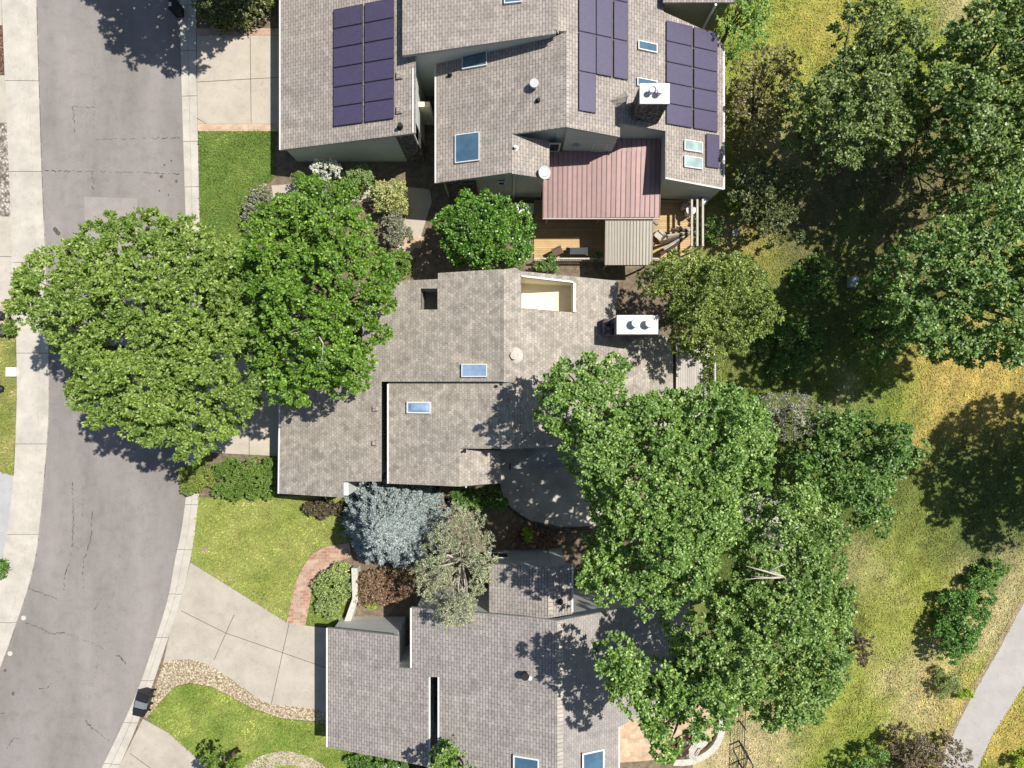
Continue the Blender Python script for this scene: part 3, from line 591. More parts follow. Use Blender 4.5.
def vent(parent, pl, px, py, r=.12, h=.4, mat='dark', cap=False, name='roof_vent'):
    x, y, z = pl.pt(px, py); mb = MB(); mb.cyl(x, y, z - .1, z + h, r, n=14)
    if cap: mb.cyl(x, y, z + h, z + h + .08, r * 1.7, r * 1.5, n=16)
    else: mb.cyl(x, y, z - .02, z + .05, r * 2.0, r * 1.1, n=14)
    return mb.build(name, M[mat], parent)
def boxvent(parent, pl, a, b, mat='capA'):
    x0, x1, y0, y1 = rect(pl, a, b); mb = MB(); on_roof_box(mb, pl, x0, x1, y0, y1, 0, .14); on_roof_box(mb, pl, x0 + .05, x1 - .05, y0 + .05, y1 - .05, .14, .18); return mb.build('roof_vent', M[mat], parent)
def solar_block(parent, pl, xs, ys):
    """xs: column lines in photo px on this plane (world x), ys: world y lines; one panel per cell"""
    g_ = .018
    for i in range(len(xs) - 1):
        for j in range(len(ys) - 1):
            x0, x1, y0, y1 = xs[i] + g_, xs[i + 1] - g_, min(ys[j], ys[j + 1]) + g_, max(ys[j], ys[j + 1]) - g_
            if i > 0 : x0 += .07 if len(xs) == 3 else .0
            mb = MB(); on_roof_box(mb, pl, x0, x1, y0, y1, .09, .135, 1); p = mb.build('solar_panel', [M['solar'], M['panelframe']], parent)
            q = MB(); on_roof_box(q, pl, x0 + .03, x1 - .03, y0 + .03, y1 - .03, .12, .1385); q.build('cell_sheet', M['solar'], p)
            ft = MB(); on_roof_box(ft, pl, x0 + .2, x0 + .26, y0, y1, 0, .09); ft.build('mounting_rail', M['metal'], p); ft = MB(); on_roof_box(ft, pl, x1 - .26, x1 - .2, y0, y1, 0, .09); ft.build('mounting_rail', M['metal'], p)
def window(parent, x0, x1, z0, z1, y, facing=-1, glass='glassdark', fr=.08, axis='y'):
    """window on a wall; axis y: wall plane at y facing +-y; axis x: wall plane at x=y"""
    def B(mb, u0, u1, w0, w1, d0, d1):
        lo, hi = sorted((y + facing * d0, y + facing * d1))
        if axis == 'y': mb.box(u0, u1, lo, hi, w0, w1)
        else: mb.box(lo, hi, u0, u1, w0, w1)
    mb = MB(); B(mb, x0, x1, z0, z0 + fr, 0, .07); B(mb, x0, x1, z1 - fr, z1, 0, .07); B(mb, x0, x0 + fr, z0 + fr, z1 - fr, 0, .07); B(mb, x1 - fr, x1, z0 + fr, z1 - fr, 0, .07)
    if x1 - x0 > 1.2: B(mb, (x0 + x1) / 2 - .03, (x0 + x1) / 2 + .03, z0 + fr, z1 - fr, 0, .06)
    w_ = mb.build('window', M['white'], parent); q = MB(); B(q, x0 + fr, x1 - fr, z0 + fr, z1 - fr, .005, .03); q.build('pane', M[glass], w_)
def chimney(parent, x0, x1, y0, y1, z0, z1, flues, body='stone', fr=.2, dish=False):
    mb = MB(); mb.box(x0, x1, y0, y1, z0, z1 - .1); c = mb.build('chimney', M[body], parent)
    cb = MB(); cb.box(x0 - .04, x1 + .04, y0 - .04, y1 + .04, z1 - .1, z1); cb.build('chimney_cap', M['capwhite'], c)
    for fx, fy in flues:
        f_ = MB(); f_.cyl(fx, fy, z1, z1 + .38, fr * .75, fr * .75, 18); f_.cyl(fx, fy, z1 + .38, z1 + .46, fr * 1.15, fr * 1.0, 18); f_.build('flue', M['capwhite'], c)

def ridge_wall(parent, pl, px, py0, py1, over, mat, d=.45, zb=0.0):
    a = pl.pt(px, py0); b = pl.pt(px, py1); y0, y1 = sorted((a[1], b[1])); mb = MB()
    mb.box(a[0] - d, a[0] + d, y0 + over + .006, y1 - over - .006, zb, a[2] - .45); mb.build('wall', mat, parent)
# ---- house A (top)
hA = thing('house', (2, 20, 0), 'large sage green house with purple solar panels, at the top', 'house')
A1 = plane_at(280, 3.0, 0.34)
roof(hA, [(280, -90), (280, 150), (415.5, 133), (415.5, -90)], A1, M['shA'], M['sidingA'], over=.2, gut=[((280, -90), (280, 150))])
A3 = plane_at(435, 4.65, 0.37); A2 = plane_at(402.5, 6.5, 0.19)
AR = Plane(3.03, 7.5, -0.42)
roof(hA, [(402.5, -120), (402.5, 55.5), (556, 33.5), (556, -120)], A2, M['shA'], M['sidingA'], over=.25, th=.26)
roof(hA, [(435.5, 20), (435.5, 183), (512, 172.5), (512, 134), (566.5, 127), (566.5, 20)], A3, M['shA'], M['sidingA'], over=.35, gut=[((435.5, 60), (435.5, 183))])
zr = A3.z(A3.pt(512, 150)[0]); A3b = Plane(A3.pt(512, 150)[0], zr, -0.45)
roof(hA, [(512, 134), (512, 173.5), (549.5, 179), (549.5, 142)], A3b, M['shA'], M['sidingA'], over=.3)
roof(hA, [(556, -120), (556, 31), (566.5, 31), (566.5, 127), (620, 137), (620, 123), (665.4, 131), (665.4, 178), (724, 189), (724, 47), (717, 35.5), (664, 12), (664, -120)], AR, M['shA'], M['sidingA'], over=.07, gut=[((665.4, 178), (724, 189)), ((724, 189), (724, 47))])
ridge_cap(hA, A3, 566.3, 33, 127, AR, M['capA']); ridge_cap(hA, A2, 556, -100, 30, AR, M['capA'])
# taller bay behind, its wall rises past the roof edge
bx0, by0, _ = AR.pt(664, 10); bx1, by1, _ = AR.pt(717, 33)
mb = MB(); mb.box(bx0, bx1 + .2, by0 + .25, by0 + 9, 0, 5.5); mb.build('wall', plain('olive_stucco', (0.26, 0.23, 0.14), .8, .06), hA)
mb = MB(); mb.box(bx0 - .2, bx1 + .4, by0 + .1, by0 + 9.2, 5.5, 5.66); mb.build('roof', M['shA'], hA)
mb = MB(); mb.cyl(bx1 - .7, by0 - .05, 3, 5.7, .07); mb.build('downpipe', M['white'], hA)
ridge_wall(hA, A3, 512, 173.2, 140, .3, M['sidingA']); ridge_wall(hA, A3, 566.5, 127, 40, .3, M['sidingA'])
# skylights
skylight(hA, A3, (462, 52), (487, 66)); skylight(hA, A3, (455, 135.5), (479.5, 161)); skylight(hA, A2, (504, -10), (522, 3))
for a, b in (((638, 41), (657, 54)), ((637, 78), (657, 90))): skylight(hA, AR, a, b)
for a, b in (((684, 140), (702, 153.5)), ((684, 156), (702, 170))): skylight(hA, AR, a, b, 'glasspale')
vent(hA, A3, 450.5, 75, .09, .3); vent(hA, A3, 534, 86, .17, .35, 'metal', True); vent(hA, A3, 538.5, 100.5, .09, .25); vent(hA, A3b, 515.5, 148, .09, .3, 'white'); vent(hA, A1, 401, 127, .12, .45)
boxvent(hA, A1, (396.5, 72.5), (402.5, 79)); boxvent(hA, A1, (396.5, 107), (402.5, 113.5))
# solar panels
xl = [A1.pt(v, 0)[0] for v in (333.5, 363.5, 394.5)]; yb = A1.pt(333.5, 127.5)[1]; st_ = A1.pt(333.5, 108)[1] - yb
solar_block(hA, A1, xl, [yb + st_ * k for k in range(7)])
xs_ = [AR.pt(v, 0)[0] for v in (578.5, 596, 612.2, 628)]; yl = AR.pt(578.5, 111.3)[1]; ph = AR.pt(578.5, 71.6)[1] - yl
solar_block(hA, AR, xs_[:2], [yl + ph * k for k in range(5)]); solar_block(hA, AR, xs_[1:], [yl + ph * k for k in range(1, 5)])
xs_ = [AR.pt(v, 0)[0] for v in (665.8, 692.2, 717.2)]; yl = AR.pt(665.8, 124.5)[1]; ph = AR.pt(665.8, 103.8)[1] - yl
solar_block(hA, AR, xs_, [yl + ph * k for k in range(6)])
xs_ = [AR.pt(v, 0)[0] for v in (705.6, 719)]; solar_block(hA, AR, xs_, [AR.pt(705.6, 167.5)[1], AR.pt(705.6, 133.6)[1]])
# chimney
zt = 8.3; c0 = P(640.5, 103, zt); c1 = P(669, 84, zt)
chimney(hA, c0[0], c1[0], c0[1], c1[1], 0, zt, [(c0[0] + .55, c0[1] + .55), (c0[0] + 1.0, c0[1] + .5)], fr=.15)
mb = MB(); mb.cyl((c0[0] + c1[0]) / 2 - .1, c0[1] + .7, zt, zt + .3, .2, .1, 7); mb.build('flue', M['bingrey'], hA)
# cricket behind the chimney
p_ = [AR.pt(*q) for q in ((610, 101), (626, 91), (624, 112))]
mb = MB(); a_, b_, c_ = p_; top = (b_[0], (b_[1] + c_[1]) / 2, AR.z(b_[0]) + .8)
mb.add([a_, b_, c_, top], [(0, 3, 1), (0, 2, 3), (1, 3, 2)]); mb.build('roof_saddle', M['capA'], hA)
# stone end of the garage's south wall, windows on the south walls
sy = A1.pt(400, 135)[1]; yw = A1.pt(280, 150)[1] + .2
mb = MB(); mb.box(A1.pt(394, 0)[0] - .0, A1.pt(415.5, 0)[0] - .12, yw - .06, yw + .8, 0, A1.z(A1.pt(400, 0)[0]) - .45); mb.build('stone_facing', M['stone'], hA)
y4 = AR.pt(567, 127)[1] + .04
window(hA, 2.2, 2.9, 3.3, 4.8, y4, -1); window(hA, 4.85, 5.75, 3.3, 4.8, y4, -1, 'glasslight')
mb = MB(); mb.box(3.65, 4.0, y4 - .2, y4, 4.3, 4.6); mb.build('wall_lamp', M['metal'], hA)
y5 = AR.pt(665, 178)[1] + .08; window(hA, 10.6, 12.2, 0.9, 2.0, y5, -1)
ye = A3.pt(440, 182)[1] + .36; window(hA, -.9, -.4, 3.0, 3.7, ye - .0, -1); 
mb = MB(); mb.box(-4.1, -2.2, ye - .08, ye, 0, 3.8); mb.build('stone_facing', M['stone'], hA)
mb = MB(); mb.cyl(.1, ye - .12, .1, 5.2, .06); mb.build('downpipe', M['gutter'], hA)
cx = A1.pt(415.5, 60)[0]; mb = MB(); mb.box(cx - .2, cx + .5, P(0, 108, 3)[1], P(0, 103, 3)[1], 0, 3.2); mb.build('wall', M['cream'], hA)
mb = MB(); mb.box(cx - .19, cx - .12, A1.pt(415, 132)[1], A1.pt(415, 68)[1], 3.8, A1.z(cx) - .02); mb.build('wall_trim', M['white'], hA)
window(hA, P(418, 0, 3)[0], P(428, 0, 3)[0], 2.6, 4.1, P(0, 62, 3.5)[1], -1, 'glassdark', .12)
# satellite dish
d = Vector((0.3, -0.35, 0.75)).normalized(); q = A3b.pt(544, 174); c = Vector((q[0], q[1], q[2] + .35)); u = d.orthogonal().normalized(); v = d.cross(u)
mb = MB(); n_ = 20; rings = [(0, 0), (.2, .015), (.36, .06)]
vs = [c]; fs = []
for k, (r_, hh) in enumerate(rings[1:]):
    vs += [c + (u * math.cos(2 * math.pi * i / n_) * r_ + v * math.sin(2 * math.pi * i / n_) * r_ * 1.1) + d * hh for i in range(n_)]
fs = [(0, 1 + i, 1 + (i + 1) % n_) for i in range(n_)] + [(1 + i, 1 + n_ + i, 1 + n_ + (i + 1) % n_, 1 + (i + 1) % n_) for i in range(n_)]
mb.add(vs, fs); dish = mb.build('satellite_dish', M['gutter'], hA, True)
mb = MB(); mb.tube([q, c], .03); mb.tube([c + v * -.3, c + d * .4], .015); mb.build('dish_arm', M['metal'], dish)

# ---- house B (middle)
hB = thing('house', (0, 0, 0), 'grey brown shingled house in the middle with a long white chimney cap', 'house')
B1 = plane_at(278.5, 3.0, 0.34)
roof(hB, [(280, 372), (278.5, 493.5), (343, 497.5), (343, 481.5), (381, 481.5), (381, 372)], B1, M['shB'], M['sidingB'], over=.22, gut=[((280, 372), (278.5, 493.5))])
B3 = plane_at(388, 4.75, 0.33); BR_ = Plane(0, 7.2, -0.45); B2 = Plane(-.5, 7.42, .33)
mbx = B3.pt(459, 460)[0]; B3b = Plane(mbx, B3.z(mbx), -.42)
roof(hB, [(388, 376), (388, 483.5), (459, 486.5), (459, 448.5), (512, 449), (512, 376)], B3, M['shB'], M['sidingB'], over=.35, gut=[((388, 384), (388, 483.5))])
roof(hB, [(459, 448.5), (459, 486.5), (501, 483), (501, 451)], B3b, M['shB'], M['sidingB'], over=.3)
roof(hB, [(362, 381.5), (362, 283), (396, 281), (438, 279), (438, 273), (499, 269.2), (503.5, 269.5), (503.5, 381.5)], B2, M['shB'], M['sidingB'], over=.3, th=.26, holes=[[(420.8, 288.5), (420.8, 309.5), (437.5, 309.5), (437.5, 288.5)]])
well = [(521.5, 277), (521.5, 308), (573, 312.3), (573, 283)]
roof(hB, [(503.5, 269.5), (515, 267.5), (520, 271), (619, 281), (615.5, 316), (673, 340), (673, 441), (512, 449), (512, 382), (503.5, 382)], BR_, M['shB'], M['sidingB'], over=.3, holes=[well])
ridge_cap(hB, B3, 512, 384, 448, BR_, M['shB']); ridge_cap(hB, B2, 503.8, 275, 380, BR_, M['shB'])
ridge_wall(hB, B3, 459, 486.4, 455, .3, M['sidingB']); ridge_wall(hB, B2, 503.5, 380, 270, .3, M['sidingB']); ridge_wall(hB, B3, 512, 449, 390, .3, M['sidingB'])
wl = [BR_.pt(*p)[:2] for p in well]; wx0, wx1 = min(p[0] for p in wl), max(p[0] for p in wl); wy0, wy1 = min(p[1] for p in wl), max(p[1] for p in wl)
lw = MB(); zf = 4.3
lw.add([(wx0, wy0, zf), (wx1, wy0, zf), (wx1, wy1, zf), (wx0, wy1, zf)], [(0, 1, 2, 3)])
lw.sides(wl[::-1], lambda x, y: BR_.z(x) + .03, zf); lw.build('roof_terrace', M['cream'], hB)
tr = MB()
A_, B_ = wl[2], wl[3]; tr.add([(A_[0] - .0, A_[1], BR_.z(A_[0])), (A_[0] + .14, A_[1], BR_.z(A_[0])), (B_[0] + .14, B_[1], BR_.z(B_[0])), (B_[0], B_[1], BR_.z(B_[0])),
        (A_[0], A_[1], BR_.z(A_[0]) + .12), (A_[0] + .14, A_[1], BR_.z(A_[0]) + .12), (B_[0] + .14, B_[1], BR_.z(B_[0]) + .12), (B_[0], B_[1], BR_.z(B_[0]) + .12)], [(0, 1, 5, 4), (1, 2, 6, 5), (2, 3, 7, 6), (3, 0, 4, 7), (4, 5, 6, 7)])
C_, D_ = wl[0], wl[3]; on = MB()
tr.add([(C_[0], C_[1], BR_.z(C_[0]) + .1), (D_[0], D_[1], BR_.z(D_[0]) + .1), (D_[0], D_[1] + .1, BR_.z(D_[0]) + .1), (C_[0], C_[1] + .1, BR_.z(C_[0]) + .1),
        (C_[0], C_[1], BR_.z(C_[0])), (D_[0], D_[1], BR_.z(D_[0]))], [(0, 1, 2, 3), (4, 5, 1, 0)])
tr.build('terrace_trim', M['white'], hB)
ol = [B2.pt(*p)[:2] for p in ((420.8, 288.5), (420.8, 309.5), (437.5, 309.5), (437.5, 288.5))]
mb = MB(); mb.add([(x, y, 4.0) for x, y in ol], [(0, 1, 2, 3)]); mb.sides(ol[::-1], lambda x, y: B2.z(x) - .01, 4.0); mb.build('roof_opening', M['sidingB'], hB)
skylight(hB, B2, (461.5, 364), (487, 377), 'glasslight', 'white', .06, .18, .0); skylight(hB, B3, (407, 401.5), (431, 413.5), 'glasslight', 'white', .08, .18, .15)
vent(hB, BR_, 514.5, 355.5, .24, .25, 'canvas', False); vent(hB, B3b, 464, 451, .07, .3)
boxvent(hB, B1, (373, 406), (378.5, 411)); boxvent(hB, B1, (372.5, 440.5), (378, 445.5)); vent(hB, BR_, 501, 384, .05, .1)
zt = 7.0; c0 = P(617.5, 333.5, zt); c1 = P(657.5, 315.8, zt)
chimney(hB, c0[0], c1[0], c0[1], c1[1], 0, zt, [(c0[0] + .95, c0[1] + .55), (c0[0] + 1.72, c0[1] + .55)], fr=.22)
s0 = P(603.5, 334, 5.5)[0]; mb = MB(); mb.box(s0, c0[0] - .003, c0[1] + .02, c1[1] - .02, 0, 5.55); mb.build('chimney_shoulder', M['stone'], hB)
mb = MB(); mb.cyl(c1[0] - .9, c0[1] - .3, 0, 5, .06); mb.build('downpipe', M['white'], hB)
mb = MB(); mb.tube([B3b.pt(466, 487), Vector(B3b.pt(466, 487)) + Vector((0, 0, -4))], .05); mb.build('downpipe', M['gutter'], hB)
cw = B1.pt(343, 489); mb = MB(); mb.box(cw[0] - .1, cw[0] + .22, cw[1] - .45, cw[1] + .5, 0, cw[2] - .45); mb.build('wall_end', M['white'], hB)

# ---- house C (bottom)
hC = thing('house', (0, -18, 0), 'grey shingled house with stepped left roof and square skylights, at the bottom', 'house')
CL = plane_at(327, 3.0, 0.30)
roof(hC, [(327, 628), (327, 747), (429.5, 767), (429.5, 677), (438.5, 677), (438.5, 900), (557, 900), (557, 621), (530, 617.5), (411, 607.5), (411, 668.5), (399, 668), (399, 636)], CL, M['shC'], M['sidingC'], over=.25,
     gut=[((327, 628), (327, 747)), ((411, 608), (411, 668)), ((438.5, 677), (438.5, 800)), ((429.5, 677), (429.5, 767))])
rx = CL.pt(557, 640)[0]; CR = Plane(rx, CL.z(rx), -.40)
roof(hC, [(557, 621), (557, 900), (619, 900), (619, 727), (634, 719), (690, 712), (690, 601), (620, 609)], CR, shingle_mat('shingles_weathered', (0.27, 0.255, 0.24), (0.31, 0.29, 0.275), (0.23, 0.215, 0.205), 0.1, .3, .14), M['sidingC'], over=.25, gut=[((619, 727), (619, 800))])
mb = MB(); on_roof_box(mb, CR, rx + .0, rx + .35, CR.pt(557, 900)[1], CR.pt(557, 622)[1], .01, .03); mb.build('ridge_cap', M['capA'], hC)
C3 = plane_at(489, 5.0, .3); r3 = C3.pt(548, 590)[0]; C3b = Plane(r3, C3.z(r3), -.3)
roof(hC, [(489, 564), (489, 614), (548, 618), (548, 567.5)], C3, M['shC'], M['sidingC'], over=.35); roof(hC, [(548, 567.5), (548, 618), (572.5, 616), (572.5, 564)], C3b, M['shC'], M['sidingC'], over=.3, gut=[((572.5, 564), (572.5, 612))])
ridge_wall(hC, C3, 548, 567.5, 616, .33, M['sidingC']); ridge_wall(hC, CL, 557, 621, 800, .26, M['sidingC'])
mb = MB(); on_roof_box(mb, C3b, r3 + .0, r3 + .3, C3b.pt(548, 614)[1], C3b.pt(548, 568)[1], .01, .03); mb.build('ridge_cap', M['capA'], hC)
vent(hC, C3b, 560, 602, .1, .3); skylight(hC, CL, (513, 753.5), (539, 785), 'glass', 'white', .09, .2); skylight(hC, CR, (582, 752), (604, 785), 'glass', 'white', .09, .2)
vent(hC, CL, 525, 673, .14, .5, 'dark', True); x_, y_, z_ = CL.pt(530, 677); mb = MB(); mb.cyl(x_, y_, z_, z_ + .2, .12); mb.build('roof_vent', M['white'], hC)
window(hC, -1.6, -.2, 1.0, 2.4, C3.pt(500, 564)[1] - .36, 1)

# ------------------------------------------------------------------ patio covers, decks and furniture
def slab(mb, pts, th, mi=0):
    n = len(pts); mb.add(list(pts) + [(a, b, c - th) for a, b, c in pts], [tuple(range(n))[::-1], tuple(range(n, 2 * n))] + [(i, (i + 1) % n, n + (i + 1) % n, n + i) for i in range(n)], mi)
pc = thing('patio_cover', P(600, 200, 0), 'dusty red ribbed metal patio roof against the green house wall', 'patio cover')
mb = MB(); q = [P(543, 218, 2.9), P(659.5, 217, 2.9), (P(659.5, 217, 2.9)[0], y4 - .05, 3.35), (P(543, 218, 2.9)[0], y4 - .05, 3.35)]; slab(mb, q[::-1], .06)
x0, x1 = q[0][0], q[1][0]; k = 0
yb2 = AR.pt(640, 126)[1] + .02; xm = AR.pt(620, 130)[0] + .05; sl_ = .45 / (q[2][1] - q[0][1]); slab(mb, [(x1, q[2][1] + .002, 3.352), (x1, yb2, 3.35 + sl_ * (yb2 - q[2][1])), (xm, yb2, 3.35 + sl_ * (yb2 - q[2][1])), (xm, q[2][1] + .002, 3.352)], .06)
rf = mb.build('roof_sheet', M['redmetal'], pc)
rb = MB(); n_ = int((x1 - x0) / .30)
for i in range(n_ + 1):
    xx = x0 + (x1 - x0) * i / n_; rb.add([(xx - .018, q[0][1], 2.9), (xx + .018, q[0][1], 2.9), (xx + .018, q[2][1], 3.35), (xx - .018, q[2][1], 3.35), (xx - .018, q[0][1], 2.94), (xx + .018, q[0][1], 2.94), (xx + .018, q[2][1], 3.39), (xx - .018, q[2][1], 3.39)], [(4, 5, 6, 7), (0, 1, 5, 4), (1, 2, 6, 5), (3, 0, 4, 7)])
rb.build('standing_seam', plain('red_seam', (0.27, 0.175, 0.165), .45, .05), rf)
for xx in (x0 + .3, (x0 + x1) / 2, x1 - .3):
    p_ = MB(); p_.box(xx - .06, xx + .06, q[0][1] + .15, q[0][1] + .27, .15, 2.86); p_.build('post', M['wood'], pc)
mb = MB(); mb.box(x0 - .02, x1 + .02, q[0][1] - .07, q[0][1] - .001, 2.80, 2.92); mb.build('gutter', plain('pinkgrey_gutter', (0.42, .36, .33), .5, .1), pc)
pt_ = thing('patio_cover', P(629, 242, 0), 'tan corrugated metal patio roof below the red one, over the deck', 'patio cover')
a, b, c, d_ = P(606, 217.5, 2.72), P(653.5, 217.5, 2.72), P(652, 265, 2.5), P(605, 265, 2.5)
mb = MB(); slab(mb, [(c[0], c[1], c[2]), (c[0], a[1], a[2]), (d_[0], a[1], a[2]), (d_[0], d_[1], d_[2])], .05); mb.build('roof_sheet', M['tanmetal'], pt_)
n_ = 15; rb = MB()
for i in range(n_ + 1):
    xx = d_[0] + (c[0] - d_[0]) * i / n_; rb.add([(xx - .03, d_[1], 2.505), (xx + .03, d_[1], 2.505), (xx + .03, a[1], 2.725), (xx - .03, a[1], 2.725), (xx - .012, d_[1], 2.54), (xx + .012, d_[1], 2.54), (xx + .012, a[1], 2.76), (xx - .012, a[1], 2.76)], [(4, 5, 6, 7), (0, 1, 5, 4), (1, 2, 6, 5), (3, 0, 4, 7)])
rb.build('roof_rib', M['tanmetal'], pt_)
for xx in (d_[0] + .2, c[0] - .2):
    p_ = MB(); p_.box(xx - .05, xx + .05, d_[1] + .1, d_[1] + .2, .15, 2.44); p_.build('post', M['wood'], pt_)
def deck(px0, px1, py0, py1, z, mat, label, rails=(), name='deck'):
    x0, y1 = P(px0, py0, z)[:2]; x1, y0 = P(px1, py1, z)[:2]; t = thing(name, ((x0 + x1) / 2, (y0 + y1) / 2, 0), label, 'deck')
    mb = MB(); mb.box(x0, x1, y0, y1, z - .06, z); mb.build('deck_boards', mat, t)
    mb = MB(); mb.box(x0 + .05, x1 - .05, y0 + .05, y1 - .05, 0, z - .065); mb.build('deck_skirt', M['darkwood'], t)
    for side in rails:
        rl = MB(); 
        if side in 'EW':
            xx = x1 - .06 if side == 'E' else x0 + .06; rl.box(xx - .05, xx + .05, y0, y1, z + .9, z + .95); rl.box(xx - .02, xx + .02, y0, y1, z + .1, z + .15)
            n = int((y1 - y0) / .14)
            for i in range(n): yy = y0 + .07 + i * .14; rl.box(xx - .015, xx + .015, yy - .015, yy + .015, z + .15, z + .9)
        else:
            yy = y0 + .06 if side == 'S' else y1 - .06; rl.box(x0, x1, yy - .05, yy + .05, z + .9, z + .95); rl.box(x0, x1, yy - .02, yy + .02, z + .1, z + .15)
            n = int((x1 - x0) / .14)
            for i in range(n): xx = x0 + .07 + i * .14; rl.box(xx - .015, xx + .015, yy - .015, yy + .015, z + .15, z + .9)
        rl.build('railing', M['woodgrey'], t)
    return t
deck(534, 692, 200, 262, .15, M['deck'], 'honey coloured wood deck under the patio roofs', rails=('S',))
deck(676, 712, 345, 420, 1.2, M['deckgrey'], 'narrow pale grey board deck on the right of the middle house', rails=('E',))
# covered grill
gx, gy, _ = P(578, 251, 1.2); t = thing('grill', (gx, gy, .15), 'barbecue grill under a dark grey fabric cover on the deck', 'grill')
mb = MB(); L, W = .72, .30
prof = [(-L, 0), (-L, .62), (-L * .72, .92), (L * .55, .92), (L, .62), (L, 0)]
vs = [(gx + a, gy + s * W * (1 if c < .9 else .7), c + .30) for s in (-1, 1) for a, c in prof]
mb.add(vs, [tuple(range(6)), tuple(range(6, 12))[::-1]] + [(i, i + 6, (i + 1) % 6 + 6, (i + 1) % 6) for i in range(6)]); mb.build('cover', M['grillcover'], t)
mb = MB(); [mb.box(gx + a - .03, gx + a + .03, gy + b - .03, gy + b + .03, .15, .32) for a in (-.6, .6) for b in (-.22, .22)]; mb.build('cart_legs', M['blackmetal'], t)
def chair(px, py, rot, mat, label, z=.15, group=None, s=1.0, parts=True):
    x, y, _ = P(px, py, z + .4); t = thing('chair', (x, y, z), label, 'chair', group); cs, sn = math.cos(rot), math.sin(rot)
    def bx(mb, a0, a1, b0, b1, c0, c1):
        mb.add([(x + (a * cs - b * sn) * s, y + (a * sn + b * cs) * s, z + c * s) for c in (c0, c1) for b in (b0, b1) for a in (a0, a1)], [(0, 2, 3, 1), (4, 5, 7, 6), (0, 1, 5, 4), (2, 6, 7, 3), (0, 4, 6, 2), (1, 3, 7, 5)])
    m = MB(); bx(m, -.26, .26, -.26, .26, .40, .45); m.build('seat', mat, t)
    m = MB()
    m.add([(x + (a * cs - b * sn) * s, y + (a * sn + b * cs) * s, z + c * s) for (b, c) in ((.24, .45), (.42, .95)) for (a, db) in ((-.25, 0), (.25, 0), (.25, .04), (-.25, .04)) for b in (b + db,)], [(0, 1, 2, 3), (4, 5, 6, 7), (0, 1, 5, 4), (2, 3, 7, 6), (0, 3, 7, 4), (1, 2, 6, 5)]); m.build('backrest', mat, t)
    for a in (-.23, .23):
        for b in (-.23, .23): m = MB(); bx(m, a - .025, a + .025, b - .025, b + .025, 0, .40); m.build('leg', mat, t)
        m = MB(); bx(m, a - .03, a + .03, -.24, .3, .62, .65); bx(m, a - .02, a + .02, -.22, -.18, .45, .62); m.build('armrest', mat, t)
    return t
chair(558.5, 251, 2.0, M['darkwood'], 'dark brown wooden chair left of the covered grill')
chair(653, 225, .8, M['wood'], 'brown wooden armchair at the right corner of the tan patio roof'); chair(659, 235, -2.3, M['woodgrey'], 'pale wooden armchair beside the closed parasol')
# closed market parasol leaning over the deck
bx_, by_, _ = P(690, 234, .6); ex, ey, _ = P(664, 250, 1.3); t = thing('patio_umbrella', (bx_, by_, .5), 'collapsed pale striped patio umbrella lying across deck chairs', 'umbrella')
mb = MB(); mb.tube([(bx_, by_, .9), (ex, ey, 1.4)], .03, 8); mb.build('pole', M['woodgrey'], t)
for k, (tx, ty) in enumerate([(661, 254), (664, 249), (660, 243), (668, 236), (671, 229), (677, 226), (668, 251)]):
    e = P(tx, ty, 1.3); m = MB(); nn = Vector((e[1] - by_, -(e[0] - bx_), 0)).normalized() * .13; b0 = Vector((bx_, by_, 1.25)); e = Vector(e)
    m.add([b0, b0 + nn * .3, e + nn + Vector((0, 0, -.15)), e, e - nn + Vector((0, 0, -.25)), b0 - nn * .3], [(0, 1, 2, 3), (0, 3, 4, 5)]); m.build('canopy_fold', M['canvas'] if k % 2 else M['darkwood'], t)
def barrel(px, py, z, r, h, mat, label, cat='planter', name='planter'):
    x, y, _ = P(px, py, z + h); m = MB(); m.cyl(x, y, z, z + h, r * .8, r, 18); m.cyl(x, y, z + h, z + h + .04, r * 1.08, r * 1.05, 18)
    o = m.build(name, mat, loc=(x, y, z)); return tag(o, label, cat)
barrel(691, 210, .15, .3, .9, M['white'], 'round white covered smoker on the deck by the wall', 'smoker', 'smoker'); barrel(685, 206, .15, .18, .8, M['woodgrey'], 'small grey pot behind the white smoker')
barrel(704, 201, .15, .22, .9, M['white'], 'small white pot at the top of the deck railing'); barrel(735, 233, .1, .2, .35, M['stonewall'], 'pale round bird bath on the dry grass right of the deck', 'bird bath', 'bird_bath')
# post rail beside deck
t = thing('pergola', P(699, 222, 0), 'three parallel wooden pergola beams along the right side of the deck', 'pergola')
for px in (692, 697.5, 703):
    a = P(px, 198, 2.2); b = P(px + 1, 246, 2.2); m = MB(); m.box(a[0] - .06, a[0] + .06, b[1], a[1], 2.05, 2.2); m.build('beam', M['woodgrey'], t)
for py in (199, 245):
    for px in (692, 703): a = P(px, py, 2.0); m = MB(); m.box(a[0] - .05, a[0] + .05, a[1] - .05, a[1] + .05, 0, 2.05); m.build('post', M['woodgrey'], t)
